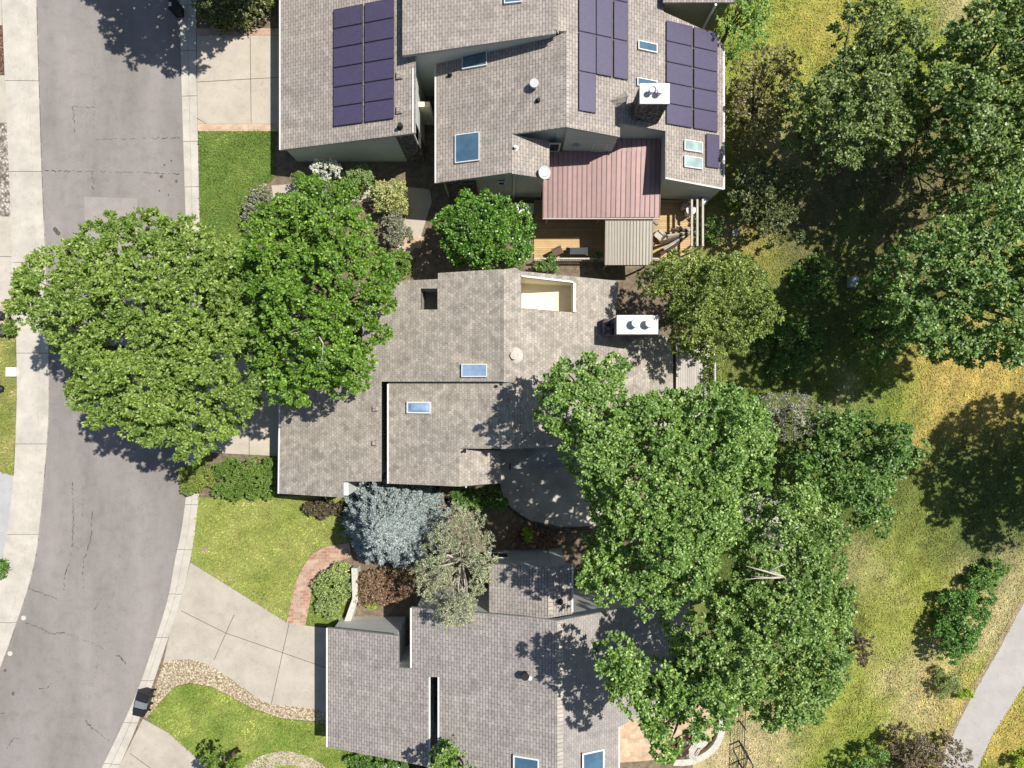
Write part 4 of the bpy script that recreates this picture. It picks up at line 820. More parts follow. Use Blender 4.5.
# white storage lid by tree, shade sail
a = P(526, 209, 1.0); m = MB(); m.box(a[0] - .55, a[0] + .45, a[1] - .25, a[1] + .3, .1, 1.0); m.box(a[0] - .6, a[0] + .5, a[1] - .3, a[1] + .35, 1.0, 1.06); tag(m.build('storage_box', M['white'], loc=(a[0], a[1], .1)), 'white lidded storage box left of the red patio roof', 'storage box')
t = thing('shade_sail', P(535, 475, 0), 'dark grey triangular shade sail over the pale round patio', 'shade sail')
pts = [Vector(P(510, 469, 2.6)), Vector(P(546, 447, 3.3)), Vector(P(600, 452, 3.1)), Vector(P(590, 466, 2.7))]
m = MB(); n = 8; vs = []
for i in range(n + 1):
    for j in range(n + 1):
        u, v_ = i / n, j / n; p_ = (pts[0] * (1 - u) + pts[1] * u) * (1 - v_) + (pts[3] * (1 - u) + pts[2] * u) * v_; vs.append(p_ + Vector((0, 0, -.25 * math.sin(math.pi * u) * math.sin(math.pi * v_))))
m.add(vs, [(i * (n + 1) + j, (i + 1) * (n + 1) + j, (i + 1) * (n + 1) + j + 1, i * (n + 1) + j + 1) for i in range(n) for j in range(n)]); m.build('sail', M['sail'], t, True)
for p_ in (pts[0], pts[3]): m = MB(); m.cyl(p_.x, p_.y, .1, p_.z + .1, .05); m.build('post', M['blackmetal'], t)
# curved black edging rail round the patio
t = thing('railing', P(530, 515, 0), 'low curved black metal railing round the lower edge of the shaded patio', 'railing')
cv = smooth_line(xy([(499, 478), (503, 496), (512, 509), (528, 519), (546, 526), (566, 528), (590, 526)]), .4)
m = MB(); m.tube([(a, b, .85) for a, b in cv], .03); m.tube([(a, b, .3) for a, b in cv], .02); m.build('rail', M['blackmetal'], t)
for a, b in cv[::4]: m = MB(); m.tube([(a, b, .05), (a, b, .85)], .02); m.build('post', M['blackmetal'], t)
# patio table set (bottom)
tx, ty, _ = P(700, 739, .8); t = thing('patio_table', (tx, ty, .15), 'round glass patio table on the brick patio at the bottom', 'table')
m = MB(); m.cyl(tx, ty, .82, .85, .55, n=24); m.build('tabletop', M['canvas'], t); m = MB(); m.cyl(tx, ty, .15, .82, .05); m.cyl(tx, ty, .15, .19, .3); m.build('pedestal', M['blackmetal'], t)
barrel(692, 737, .15, .24, .5, plain('terracotta', (0.30, 0.14, 0.09), .8, .1), 'terracotta pot left of the round glass table')
chair(694, 748, 2.6, M['canvas'], 'pale cushioned chair below the round glass table', .15, s=1.1); chair(683, 743, 2.2, M['darkwood'], 'dark patio chair beneath the leaves, left of the pale chair', .15, s=1.1); chair(676, 746, -2.8, M['darkwood'], 'dark patio chair farthest left of the round glass table', .15, s=1.1)
# curved white seat wall
cv = smooth_line(xy([(716, 700), (717, 716), (716, 730), (710, 742), (700, 750), (688, 755), (674, 756)]), .3); m = MB()
cc = np.array(P(690, 722)[:2]); out = [tuple(q + (q - cc) / np.linalg.norm(q - cc) * .42) for q in cv]
lp = [tuple(q) for q in cv] + out[::-1]; m.prism([lp], .5, 0); tag(m.build('garden_wall', M['stonewall'], loc=(*cv[5], 0)), 'curved pale stone seat wall round the brick patio', 'wall')
# pale garden wall by the walkway
m = MB(); lp = xy([(351.5, 568), (357.5, 568), (358, 600), (354, 612), (349.5, 625), (343, 625), (349, 608), (352.5, 598)], .9); m.prism([lp[::-1]], .95, 0); tag(m.build('garden_wall', M['stonewall'], loc=(*lp[0], 0)), 'narrow pale garden wall between the variegated shrub and the brown shrub', 'wall')
# wire fence bottom right of the patio
t = thing('fence', P(740, 740, 0), 'thin black rail fence running down the dry grass at the bottom', 'fence')
A_ = P(742, 640); B_ = P(736, 800); n = 8
for i in range(n + 1):
    u = i / n; x, y = A_[0] + (B_[0] - A_[0]) * u, A_[1] + (B_[1] - A_[1]) * u; m = MB(); m.box(x - .04, x + .04, y - .04, y + .04, 0, 1.25); m.build('post', M['blackmetal'], t)
for z in (.3, .75, 1.2): m = MB(); m.tube([(A_[0], A_[1], z), (B_[0], B_[1], z)], .028 if z > 1 else .018); m.build('rail', M['blackmetal'], t)
# gate frame
t = thing('gate', P(742, 742, 0), 'open dark metal gate standing askew in the fence at the bottom', 'gate')
m = MB(); a = P(741, 744, .0); b = P(747, 756, 0); c = P(744, 768)
for u, v_ in ((a, b), (b, c)):
    m.tube([(u[0], u[1], 1.2), (v_[0], v_[1], 1.2)], .04); m.tube([(u[0], u[1], .2), (v_[0], v_[1], .2)], .03)
for u in (a, b, c): m.tube([(u[0], u[1], .05), (u[0], u[1], 1.22)], .04)
m.build('gate_frame', M['blackmetal'], t)
# wheelie bins
def bin_(px, py, rot, mat, lid, label):
    x, y, _ = P(px, py, 0); t = thing('trash_bin', (x, y, .12), label, 'trash bin', 'trash bins at the kerb'); cs, sn = math.cos(rot), math.sin(rot)
    def bx(mb, a0, a1, b0, b1, c0, c1, tap=1.0):
        mb.add([(x + (a * k * cs - b * k * sn), y + (a * k * sn + b * k * cs), .12 + c) for c, k in ((c0, tap), (c1, 1)) for b in (b0, b1) for a in (a0, a1)], [(0, 2, 3, 1), (4, 5, 7, 6), (0, 1, 5, 4), (2, 6, 7, 3), (0, 4, 6, 2), (1, 3, 7, 5)])
    m = MB(); bx(m, -.34, .34, -.25, .25, .08, 1.0, .78); m.build('body', mat, t)
    m = MB(); bx(m, -.37, .37, -.27, .27, 1.0, 1.06); bx(m, -.30, .30, -.21, .21, 1.06, 1.10); bx(m, .37, .43, -.2, .2, .99, 1.03); m.build('lid', lid, t)
    for b in (-.22, .22):
        m = MB(); c = (x + (.3 * cs - b * sn), y + (.3 * sn + b * cs)); dd = Vector((-sn, cs, 0)) * .03; m.tube([Vector((*c, .21)) - dd, Vector((*c, .21)) + dd], .1, 12); m.build('wheel', M['dark'], t)
bin_(151.5, 690, R(-18), M['dark'], M['dark'], 'black wheeled bin at the kerb, topmost of the row of three'); bin_(149.5, 697, R(-14), M['bingrey'], plain('grey_lid', (.17, .18, .21), .45, .1), 'wheeled bin with a grey lid, between two black ones at the kerb'); bin_(148, 704, R(-14), M['dark'], M['dark'], 'black wheeled bin at the kerb, lowest of the row of three')
x, y, _ = P(181, 14); 
m = MB(); m.box(x - .25, x + .25, y - .3, y + .3, .12, 1.1); m.box(x - .28, x + .28, y - .33, y + .33, 1.1, 1.16); t = m.build('trash_bin', M['dark'], loc=(x, y, .12)); tag(t, 'black trash bin in the tree shadow at the top of the street', 'trash bin')
m = MB(); m.box(x - .24, x - .08, y - .1, y + .15, 1.17, 1.20); m.build('bin_label', M['white'], t)
# utility covers and boxes
def cover(px, py, r, mat, label, z=.10, name='utility_cover'):
    x, y, _ = P(px, py); m = MB(); m.cyl(x, y, z - .05, z, r, n=20); m.cyl(x, y, z, z + .006, r * .8, n=20); return tag(m.build(name, mat, loc=(x, y, z)), label, 'utility cover')
cover(24.5, 617.5, .16, M['stonewall'], 'small pale round utility cover at the left kerb, upper of two'); cover(11, 653, .16, M['stonewall'], 'small pale round utility cover at the left kerb, lower of two'); cover(205.5, 549.5, .2, M['gravel'], 'tan round valve cover in the yellow green lawn', .16)
x, y, _ = P(14, 372); m = MB(); m.box(x - .33, x + .33, y - .3, y + .3, .1, .32); m.box(x - .25, x + .25, y - .22, y + .22, .32, .35); tag(m.build('utility_box', M['white'], loc=(x, y, .1)), 'square white utility box in the lawn left of the sidewalk', 'utility box')
x, y, _ = P(850, 281); m = MB(); m.cyl(x, y, 0, .75, .28, .25, 14); m.box(x - .27, x + .24, y - .45, y + .2, .05, .62); tag(m.build('utility_box', plain('pale_green_paint', (0.42, 0.5, 0.46), .5, .1), loc=(x, y, .1)), 'pale green utility box in deep shade under the trees', 'utility box')
rg_ = random.Random(3)
for i, (px, py, r_, lab) in enumerate([(1, 389, .35, 'dark boulder in the lawn at the left edge of the photo'), (2, 316, .4, 'dark rock above the small round shrub at the left edge'), (1, 331, .45, 'large dark rock left of the small round shrub'), (733, 199, .35, 'pale boulder beside the yellow bush near the deck')]):
    x, y, _ = P(px, py); bpy.ops.mesh.primitive_ico_sphere_add(subdivisions=3, radius=r_, location=(x, y, .2)); o = bpy.context.object; o.name = 'rock'
    for v in o.data.vertices: v.co *= 1 + .25 * math.sin(v.co.x * 9 + i) * math.cos(v.co.y * 8); v.co.z *= .6
    o.data.materials.append(M['dark'] if i < 3 else M['stonewall']); tag(o, lab, 'rock')

# ------------------------------------------------------------------ trees and shrubs
def clean_norm(v): return v / (np.linalg.norm(v, axis=-1, keepdims=True) + 1e-9)
def leaves_for(rg, C, dirbias, rad, nspray, nleaf, ln, wd, flat_=0.7, up=1.0, droop=0.25, shell=.45):
    n = len(C); N = n * nspray
    d = rg.normal(0, 1, (N, 3)); d[:, 2] = np.abs(d[:, 2]) * .9 - .25; d = clean_norm(d + np.repeat(dirbias, nspray, 0) * .35)
    rr_ = np.repeat(rad, nspray) * (shell + (1 - shell) * rg.random(N) ** .5); sc = np.repeat(C, nspray, 0) + d * rr_[:, None] * np.array([1, 1, flat_])
    K = N * nleaf; dl = clean_norm(np.repeat(d, nleaf, 0) * .7 + rg.normal(0, .75, (K, 3)) + np.array([0, 0, -droop]))
    base = np.repeat(sc, nleaf, 0) + rg.normal(0, 1, (K, 3)) * (ln * .35)
    nm = rg.normal(0, .5, (K, 3)) + np.array([0, 0, up]) + np.repeat(d, nleaf, 0) * .5
    side = clean_norm(np.cross(dl, nm)); L = ln * rg.uniform(.65, 1.35, K)[:, None]; W = wd * rg.uniform(.7, 1.3, K)[:, None] * .5
    mid = base + dl * L * .45
    return np.stack([base, mid - side * W, base + dl * L, mid + side * W], 1)
def spaced(rg, poly, s, margin):
    ps = np.array(poly); x0, y0 = ps.min(0); x1, y1 = ps.max(0)
    gx, gy = np.meshgrid(np.arange(x0, x1 + s, s), np.arange(y0, y1 + s, s * .87)); gx = gx + (np.arange(len(gx))[:, None] % 2) * s / 2
    x = gx.ravel() + rg.normal(0, s * .28, gx.size); y = gy.ravel() + rg.normal(0, s * .28, gx.size)
    k = in_poly(x, y, poly); x, y = x[k], y[k]; d = edge_dist(x, y, poly); k = d > margin
    return x[k], y[k], d[k]
TOTAL = 0
def tree(name, label, cat, outline, zmid, ztop, mat, seed, base=None, sp=1.15, rad=.85, ns=13, nl=9, ln=.25, wd=.15, gap=.06, under=.55, bark='bark', D=None, shape='dome', lobes=.7, flat_=.7, up=1.0, droop=.25, trunk_r=None, limbs=16, group=None, skirt=True, zlow=None, margin=None, shell=.45, bare=()):
    global TOTAL
    rg = np.random.default_rng(seed); poly = xy(outline, zmid + .55 * (ztop - zmid)); ps = np.array(poly)
    if cat == 'tree' and rad > .6: sp = sp * .70; rad = rad * .66; ns = ns * .52; gap = gap * 1.3
    ns = int(ns * 1.8); nl = int(nl * 1.75); wd = wd * .88; ln = ln * .76; up = up * 2.3; under = max(under, .7) if gap < .2 else under; c = ps.mean(0); 
    if base is None: base = (c[0], c[1])
    D = D or edge_dist(*[np.array([v]) for v in c], poly)[0]
    t = thing(name, (base[0], base[1], .05), label, cat, group)
    mg = rad * .55 if margin is None else margin
    x, y, d = spaced(rg, poly, sp, mg); dn = np.clip(d / D, 0, 1)
    def zf(x, y, dn):
        h = np.sqrt(np.clip(1 - (1 - dn) ** 2, 0, 1)) if shape == 'dome' else (dn ** .8 if shape == 'cone' else np.clip(dn * 2.2, 0, 1) ** .5)
        lb = np.sin(x * 1.25 + seed) * np.sin(y * 1.15 + seed * 2.1) + .6 * np.sin(x * 2.1 - y * 1.5 + seed) + .5 * np.sin(x * .5 + y * .7 + seed * 3)
        return zmid + (ztop - zmid) * h + lobes * lb
    z = zf(x, y, dn) + rg.normal(0, .42 * min(1, lobes * 2), len(x))
    # punch gaps where the lobes dip
    lb = np.sin(x * 1.05 + seed) * np.sin(y * .95 + seed * 2.1) + .6 * np.sin(x * 1.9 - y * 1.4 + seed)
    keep = rg.random(len(x)) > gap * (1 + 2.5 * (lb < -.6)); x, y, z, d = x[keep], y[keep], z[keep], d[keep]
    C = np.stack([x, y, z], 1); out = clean_norm(np.stack([x - c[0], y - c[1], np.full(len(x), 1.2)], 1)); rads = rad * rg.uniform(.65, 1.25, len(x))
    parts = [leaves_for(rg, C, out, rads, ns, nl, ln, wd, flat_, up, droop, shell)]
    if skirt:   # lower foliage round the edge and inside
        k = rg.random(len(x)) < under; C2 = C[k].copy(); lo = (zlow if zlow is not None else zmid - (ztop - zmid) * .6)
        C2[:, 2] -= rg.uniform(.7, 1.0, len(C2)) * np.minimum(2.6, np.maximum(C2[:, 2] - lo, .4)); C2[:, :2] = c + (C2[:, :2] - c) * .96
        parts.append(leaves_for(rg, C2, out[k], rads[k], max(3, int(ns * .6)), nl, ln * 1.1, wd * 1.1, flat_, up, droop, shell))
    V = np.concatenate(parts); V[..., 2] = np.maximum(V[..., 2], .12); TOTAL += len(V)
    fast_mesh('crown', V, 4, mat, t)
    tr_ = trunk_r or max(.05, .03 * ztop); zt_ = zmid * .55 if zmid > 1.5 else .3
    tb = MB(); top = Vector((c[0], c[1], max(zmid + (ztop - zmid) * .35, .4)))
    b0 = Vector((base[0], base[1], .0)); m1 = Vector((base[0] * .8 + c[0] * .2, base[1] * .8 + c[1] * .2, zt_))
    tb.tube([b0, b0 * .6 + m1 * .4 + Vector((.04, 0, 0)), m1, m1 * .5 + top * .5 + Vector((.15, -.1, 0)), top], [tr_ * 1.25, tr_, tr_ * .85, tr_ * .55, tr_ * .2], 9)
    ids = rg.permutation(len(C))[:limbs]
    for i in ids:
        e = Vector(C[i]) + Vector((0, 0, -.15)); u = rg.uniform(.0, .6); s0 = m1 * (1 - u) + top * u; md = s0 * .5 + e * .5 + Vector((rg.normal(0, .25), rg.normal(0, .25), (e.z - s0.z) * .12 - .2))
        tb.tube([s0, s0 * .75 + md * .25 + Vector((0, 0, .05)), md, md * .4 + e * .6 + Vector((0, 0, .08)), e], [tr_ * .42, tr_ * .34, tr_ * .24, tr_ * .15, tr_ * .05], 5)
    tb.build('trunk', M[bark], t, True)
    for bi, (pts_, r0) in enumerate(bare):
        bb = MB(); P3 = [P(q[0], q[1], q[2] - .75) for q in pts_]; r0 *= .8; bb.tube(P3, [r0 * (1 - .8 * k / (len(P3) - 1)) for k in range(len(P3))], 6)
        for k in range(1, len(P3) - 1):
            a = Vector(P3[k]); e = a + Vector((rg.normal(0, .5), rg.normal(0, .5), rg.uniform(0, .3))); bb.tube([a, (a + e) / 2 + Vector((.05, .05, 0)), e], [r0 * .4, r0 * .3, r0 * .1], 5)
        bb.build('bare_limb', M['barkpale'], t, True)
    return t
LM = {}
LM['ash'] = leaf_mat('leaf_ash', (0.08, 0.13, 0.022), (0.15, 0.215, 0.045), (0.29, 0.35, 0.12))
LM['maple'] = leaf_mat('leaf_maple', (0.052, 0.105, 0.012), (0.105, 0.185, 0.022), (0.22, 0.32, 0.07))
LM['elm'] = leaf_mat('leaf_elm', (0.070, 0.128, 0.026), (0.14, 0.225, 0.05), (0.33, 0.41, 0.17))
LM['elm2'] = leaf_mat('leaf_elm_light', (0.073, 0.128, 0.028), (0.145, 0.225, 0.056), (0.34, 0.41, 0.18))
LM['deep'] = leaf_mat('leaf_deep', (0.045, 0.092, 0.02), (0.095, 0.17, 0.036), (0.21, 0.31, 0.10))
LM['olive'] = leaf_mat('leaf_olive', (0.045, 0.06, 0.022), (0.10, 0.12, 0.045), (0.20, 0.21, 0.10))
LM['juniper'] = leaf_mat('leaf_juniper', (0.06, 0.09, 0.02), (0.14, 0.185, 0.036), (0.38, 0.42, 0.13))
LM['spruce'] = leaf_mat('needle_blue', (0.10, 0.125, 0.13), (0.18, 0.21, 0.215), (0.30, 0.335, 0.34), trans=.08, clump=.15)
LM['silver'] = leaf_mat('leaf_silver', (0.13, 0.145, 0.09), (0.25, 0.265, 0.18), (0.46, 0.46, 0.36))
LM['hedge'] = leaf_mat('leaf_hedge', (0.06, 0.105, 0.018), (0.12, 0.185, 0.035), (0.2, 0.27, 0.07))
LM['glossy'] = leaf_mat('leaf_glossy', (0.035, 0.09, 0.012), (0.08, 0.17, 0.022), (0.24, 0.34, 0.08), gloss=.3)
LM['yellow'] = leaf_mat('leaf_yellow', (0.14, 0.16, 0.05), (0.29, 0.29, 0.12), (0.5, 0.48, 0.27))
LM['brown'] = leaf_mat('leaf_brown', (0.10, 0.06, 0.04), (0.21, 0.135, 0.09), (0.34, 0.22, 0.17))
LM['grey'] = leaf_mat('leaf_grey', (0.10, 0.105, 0.075), (0.19, 0.19, 0.14), (0.32, 0.31, 0.25))
LM['frost'] = leaf_mat('leaf_frost', (0.28, 0.29, 0.28), (0.46, 0.46, 0.45), (0.62, 0.62, 0.6))
LM['lime'] = leaf_mat('leaf_lime', (0.14, 0.20, 0.02), (0.26, 0.33, 0.04), (0.42, 0.46, 0.1))
LM['darkbrown'] = leaf_mat('leaf_dark_brown', (0.045, 0.035, 0.02), (0.09, 0.07, 0.045), (0.16, 0.13, 0.085))  # dark brown foliage

tree('ash_tree', 'huge spreading yellow green tree hanging over the street on the left', 'tree',
     [(3, 290), (20, 262), (52, 246), (78, 238), (80, 218), (100, 210), (130, 205), (142, 198), (155, 216), (172, 208), (192, 222), (206, 232), (240, 240), (268, 256), (280, 300), (280, 340), (272, 380), (262, 405), (240, 425), (222, 440), (205, 460), (185, 466), (160, 460), (138, 444), (110, 440), (92, 425), (78, 412), (60, 392), (64, 362), (42, 355), (24, 335), (8, 318)],
     7.5, 11.2, LM['ash'], 11, base=P(215, 345)[:2], sp=1.0, rad=.85, ns=15, nl=12, ln=.215, wd=.12, lobes=.5, limbs=26, gap=.03)
tree('maple_tree', 'bright green maple tree between the street tree and the middle house', 'tree',
     [(240, 222), (262, 200), (285, 190), (300, 180), (328, 172), (348, 195), (364, 213), (372, 238), (392, 260), (400, 290), (392, 322), (390, 345), (378, 365), (372, 386), (346, 396), (330, 403), (306, 404), (280, 408), (262, 400), (254, 370), (250, 330), (244, 300), (236, 260)],
     8, 11.8, LM['maple'], 12, sp=.92, rad=.8, ns=16, nl=11, ln=.20, wd=.13, lobes=.7, limbs=20, bare=[([(302, 325, 12.6), (308, 327, 12.9), (314, 331, 13.0), (318, 335, 12.5)], .07), ([(319, 337, 12.9), (323, 343, 13.0), (324, 348, 12.5)], .07)])
tree('elm_tree', 'tall green tree overhanging the right side of the middle house roof', 'tree',
     [(534, 400), (553, 366), (588, 351), (620, 354), (636, 370), (630, 390), (648, 388), (665, 374), (680, 392), (692, 382), (716, 378), (748, 393), (775, 418), (781, 455), (768, 482), (750, 492), (738, 512), (736, 532), (722, 548), (712, 568), (700, 600), (668, 618), (628, 606), (600, 602), (577, 592), (572, 566), (590, 552), (600, 538), (590, 520), (586, 498), (568, 480), (557, 466), (558, 448), (544, 430), (534, 412)],
     10.0, 13.2, LM['elm'], 13, base=P(640, 455)[:2], sp=.84, rad=.75, ns=15, nl=11, ln=.19, wd=.115, lobes=.5, gap=.02, limbs=24, bare=[([(590, 439, 12.6), (599, 446, 12.9)], .08)])
tree('elm_tree', 'large pale green tree at the lower right beside the meadow', 'tree',
     [(668, 640), (690, 612), (706, 590), (722, 576), (728, 555), (730, 522), (756, 498), (800, 486), (830, 493), (844, 515), (840, 542), (847, 570), (857, 600), (860, 640), (845, 665), (838, 690), (830, 716), (802, 727), (780, 734), (763, 722), (740, 716), (715, 712), (695, 690), (675, 665)],
     10.0, 13.4, LM['elm2'], 14, base=P(742, 585)[:2], sp=.84, rad=.75, ns=15, nl=11, ln=.19, wd=.115, lobes=.5, gap=.03, limbs=24, bare=[([(795, 590, 12.6), (783, 577, 13.8), (768, 572, 14.4), (746, 566, 14.4)], .13), ([(783, 577, 13.8), (770, 578, 14.4), (752, 576, 14.2)], .09)])
tree('elm_tree', 'green tree with drooping crown over the lower house and brick patio', 'tree',
     [(597, 648), (612, 636), (630, 645), (652, 668), (680, 650), (700, 655), (722, 668), (728, 695), (722, 722), (702, 720), (682, 738), (666, 754), (648, 746), (630, 718), (610, 692), (598, 668)],
     10.8, 13.2, LM['elm'], 15, base=P(672, 640)[:2], sp=.82, rad=.72, ns=14, nl=9, ln=.21, wd=.13, lobes=.6, gap=.04)
tree('maple_tree', 'dark green rounded tree at the meadow edge right of the elms', 'tree',
     [(818, 403), (850, 408), (872, 413), (900, 423), (924, 444), (922, 462), (907, 472), (897, 500), (890, 522), (870, 538), (850, 532), (835, 510), (800, 492), (786, 470), (795, 452), (815, 440), (812, 420)],
     5.0, 8.4, LM['deep'], 16, sp=.85, rad=.75, ns=14, nl=9, ln=.2, wd=.14, lobes=.7)
tree('shrub_tree', 'sparse grey olive tree touching the dark green one on its upper left', 'tree',
     [(745, 405), (765, 388), (795, 390), (815, 400), (818, 420), (812, 440), (795, 452), (775, 445), (757, 432)], 5.0, 6.6, LM['grey'], 17, sp=.8, rad=.65, ns=12, nl=8, ln=.2, wd=.06, lobes=.4, gap=.12)
tree('juniper_tree', 'olive yellow juniper tree right of the white chimney', 'tree',
     [(638, 270), (660, 254), (690, 247), (722, 248), (752, 260), (772, 278), (777, 310), (768, 336), (752, 352), (727, 362), (702, 358), (680, 346), (676, 340), (668, 322), (655, 302), (642, 290)],
     5.5, 8.6, LM['juniper'], 18, sp=.75, rad=.66, ns=15, nl=10, ln=.17, wd=.08, lobes=.6, gap=.05, up=.7)
tree('fruit_tree', 'compact round glossy dark green tree between the top and middle houses', 'tree',
     [(436, 225), (445, 207), (462, 195), (486, 192), (510, 198), (528, 210), (534, 228), (534, 250), (520, 263), (500, 268), (475, 268), (452, 262), (438, 248)], 2.8, 5.6, LM['glossy'], 19, sp=.6, rad=.5, ns=13, nl=9, ln=.19, wd=.12, lobes=.22, gap=.03)
def spruce(label, cx, cy, r, h, mat, seed, zb=.5):
    rg = np.random.default_rng(seed); x0, y0, _ = P(cx, cy, 0); t = thing('blue_spruce', (x0, y0, .05), label, 'tree')
    V = []; tb = MB(); tb.tube([(x0, y0, 0), (x0, y0, h * .5), (x0, y0, h)], [.16, .1, .02], 8); bb = []
    z = zb; a0 = 0
    while z < h - .15:
        f = 1 - (z - zb) / (h - zb); L0 = r * (f ** .8) + .12; nb = int(7 + 15 * f); a0 += 1.1
        for k in range(nb):
            a = a0 + 2 * math.pi * (k + rg.uniform(-.3, .3)) / nb; L = L0 * rg.uniform(.82, 1.1); dz = -.22 * L * rg.uniform(.6, 1.3)
            d = np.array([math.cos(a), math.sin(a), dz / L]); n = max(2, int(L / .14)); u = np.sqrt(rg.uniform(.08, 1, n * 2)); w_ = (1.05 - u) * .42 * L0 * rg.uniform(-1, 1, len(u))
            c = np.array([x0, y0, z]) + d * (u * L)[:, None] + np.stack([-math.sin(a) * w_, math.cos(a) * w_, -np.abs(w_) * .25 + .12 * np.sin(u * 3.1)], 1)
            K = len(c) * 16; cc = np.repeat(c, 16, 0) + rg.normal(0, .055, (K, 3)); dl = clean_norm(d * 1.1 + rg.normal(0, .55, (K, 3))); nm = rg.normal(0, .5, (K, 3)) + np.array([0, 0, 1.2])
            sd_ = clean_norm(np.cross(dl, nm)) * .022 * rg.uniform(.7, 1.3, (K, 1)); ln = rg.uniform(.10, .19, (K, 1))
            V.append(np.stack([cc, cc + dl * ln * .5 - sd_, cc + dl * ln, cc + dl * ln * .5 + sd_], 1))
            tb.tube([(x0, y0, z), tuple(np.array([x0, y0, z]) + d * L * .85)], [.03, .008], 4)
        z += .30
    V = np.concatenate(V); V[..., 2] = np.maximum(V[..., 2], .12); fast_mesh('crown', V, 4, mat, t); tb.build('trunk', M['bark'], t)
spruce('silvery blue spruce tree below the middle house', 397, 514, 3.5, 7.6, LM['spruce'], 20)
tree('russian_olive_tree', 'airy silver green tree right of the blue spruce', 'tree',
     [(425, 540), (438, 518), (456, 506), (475, 512), (500, 530), (504, 552), (492, 572), (485, 596), (478, 612), (462, 630), (445, 628), (432, 606), (415, 590), (412, 566)], 4.6, 6.6, LM['silver'], 21, sp=.75, rad=.62, ns=12, nl=9, ln=.17, wd=.045, lobes=.5, gap=.1, bark='barkpale', limbs=34, under=.3)
tree('oak_tree', 'dark green upright tree standing alone at the top of the meadow', 'tree',
     [(838, 8), (862, 2), (885, 6), (905, 22), (912, 45), (905, 68), (915, 90), (912, 132), (892, 152), (866, 178), (838, 165), (812, 142), (788, 128), (786, 92), (800, 72), (835, 62)], 6, 9.2, LM['olive'] if False else leaf_mat('leaf_oak', (0.055, 0.085, 0.024), (0.125, 0.17, 0.05), (0.28, 0.33, 0.12)), 22, sp=.85, rad=.75, ns=13, nl=9, ln=.2, wd=.13, lobes=.7, gap=.06)
tree('elm_tree', 'tall mid green tree in the top right corner', 'tree',
     [(925, 60), (945, 25), (965, 5), (1000, -20), (1080, -50), (1110, 60), (1090, 160), (1010, 182), (965, 178), (935, 150), (922, 105)], 7, 11, LM['deep'] if False else leaf_mat('leaf_cottonwood', (0.055, 0.095, 0.024), (0.12, 0.18, 0.048), (0.29, 0.35, 0.14)), 23, sp=.95, rad=.85, ns=14, nl=9, ln=.22, wd=.14, lobes=.5, gap=.03)
tree('cottonwood_tree', 'broad leafy tree at the right edge with deep shade on its left', 'tree',
     [(878, 262), (892, 238), (932, 226), (955, 196), (988, 176), (1060, 160), (1120, 220), (1110, 330), (1050, 362), (1000, 368), (950, 356), (918, 352), (888, 332), (878, 300)], 7.5, 11.2, leaf_mat('leaf_cottonwood_b', (0.055, 0.105, 0.024), (0.12, 0.19, 0.048), (0.28, 0.36, 0.14)), 24, sp=.95, rad=.85, ns=13, nl=9, ln=.22, wd=.14, lobes=.7, gap=.05)
tree('locust_tree', 'lime green tree at the top beside the roof corner of the solar panel house', 'tree',
     [(705, -20), (735, -30), (765, -15), (772, 15), (765, 42), (745, 62), (730, 50), (716, 30), (706, 8)], 3, 5.0, leaf_mat('leaf_locust', (0.09, 0.16, 0.03), (0.17, 0.26, 0.06), (0.3, 0.38, 0.13)), 25, sp=.85, rad=.7, ns=13, nl=9, ln=.17, wd=.09, lobes=.5)
tree('locust_tree', 'thin brown olive tree below the lime green one along the house edge', 'tree',
     [(728, 62), (748, 50), (785, 48), (800, 70), (798, 100), (780, 128), (765, 150), (745, 158), (732, 140), (730, 100)], 2.6, 4.3, leaf_mat('leaf_thin', (0.09, 0.08, 0.03), (0.17, 0.16, 0.06), (0.28, 0.27, 0.12)), 26, sp=.8, rad=.7, ns=11, nl=8, ln=.17, wd=.1, lobes=.5, gap=.15, under=.5)
tree('locust_tree', 'sparse shaded tree over bare soil left of the top right corner tree', 'tree',
     [(905, 95), (930, 85), (960, 120), (1000, 170), (985, 205), (940, 225), (905, 215), (880, 190), (870, 150), (888, 125)], 3.5, 5.2, leaf_mat('leaf_sparse', (0.05, 0.06, 0.025), (0.11, 0.125, 0.05), (0.22, 0.23, 0.11)), 33, sp=.85, rad=.7, ns=11, nl=8, ln=.18, wd=.11, lobes=.6, gap=.2, under=.5)
# trees just outside the frame whose shadows reach into it
def round_px(cx, cy, r, z, n=14, seed=0):
    rr = random.Random(seed); c = P(cx, cy, 0); k = F / (H - z)
    return [(512 + (c[0] + r * rr.uniform(.85, 1.1) * math.cos(2 * math.pi * i / n)) * k, 384 - (c[1] + r * rr.uniform(.85, 1.1) * math.sin(2 * math.pi * i / n)) * k) for i in range(n)]
tree('ash_tree', 'round street tree above the top driveway whose shadow falls on the road', 'tree', round_px(234, -48, 5.7, 7.5, seed=1), 7.5, 9.8, LM['ash'], 27, sp=1.0, rad=.85, ns=12, nl=9, ln=.28, wd=.18, gap=.02)
tree('cottonwood_tree', 'wide tree past the right edge whose shadow falls on the golden grass', 'tree', round_px(1100, 441, 5.9, 8.5, seed=2), 8.5, 11, LM['deep'], 28, sp=1.0, rad=.85, ns=10, nl=7, ln=.30, wd=.18, gap=.10, lobes=.6)
tree('small_tree', 'small young tree in the lawn at the bottom, its shadow on the next driveway', 'tree', round_px(236, 750, 1.4, 3.2, 10, 3), 2.6, 4.2, LM['hedge'], 29, sp=.6, rad=.5, ns=9, nl=7, ln=.2, wd=.12, gap=.12)
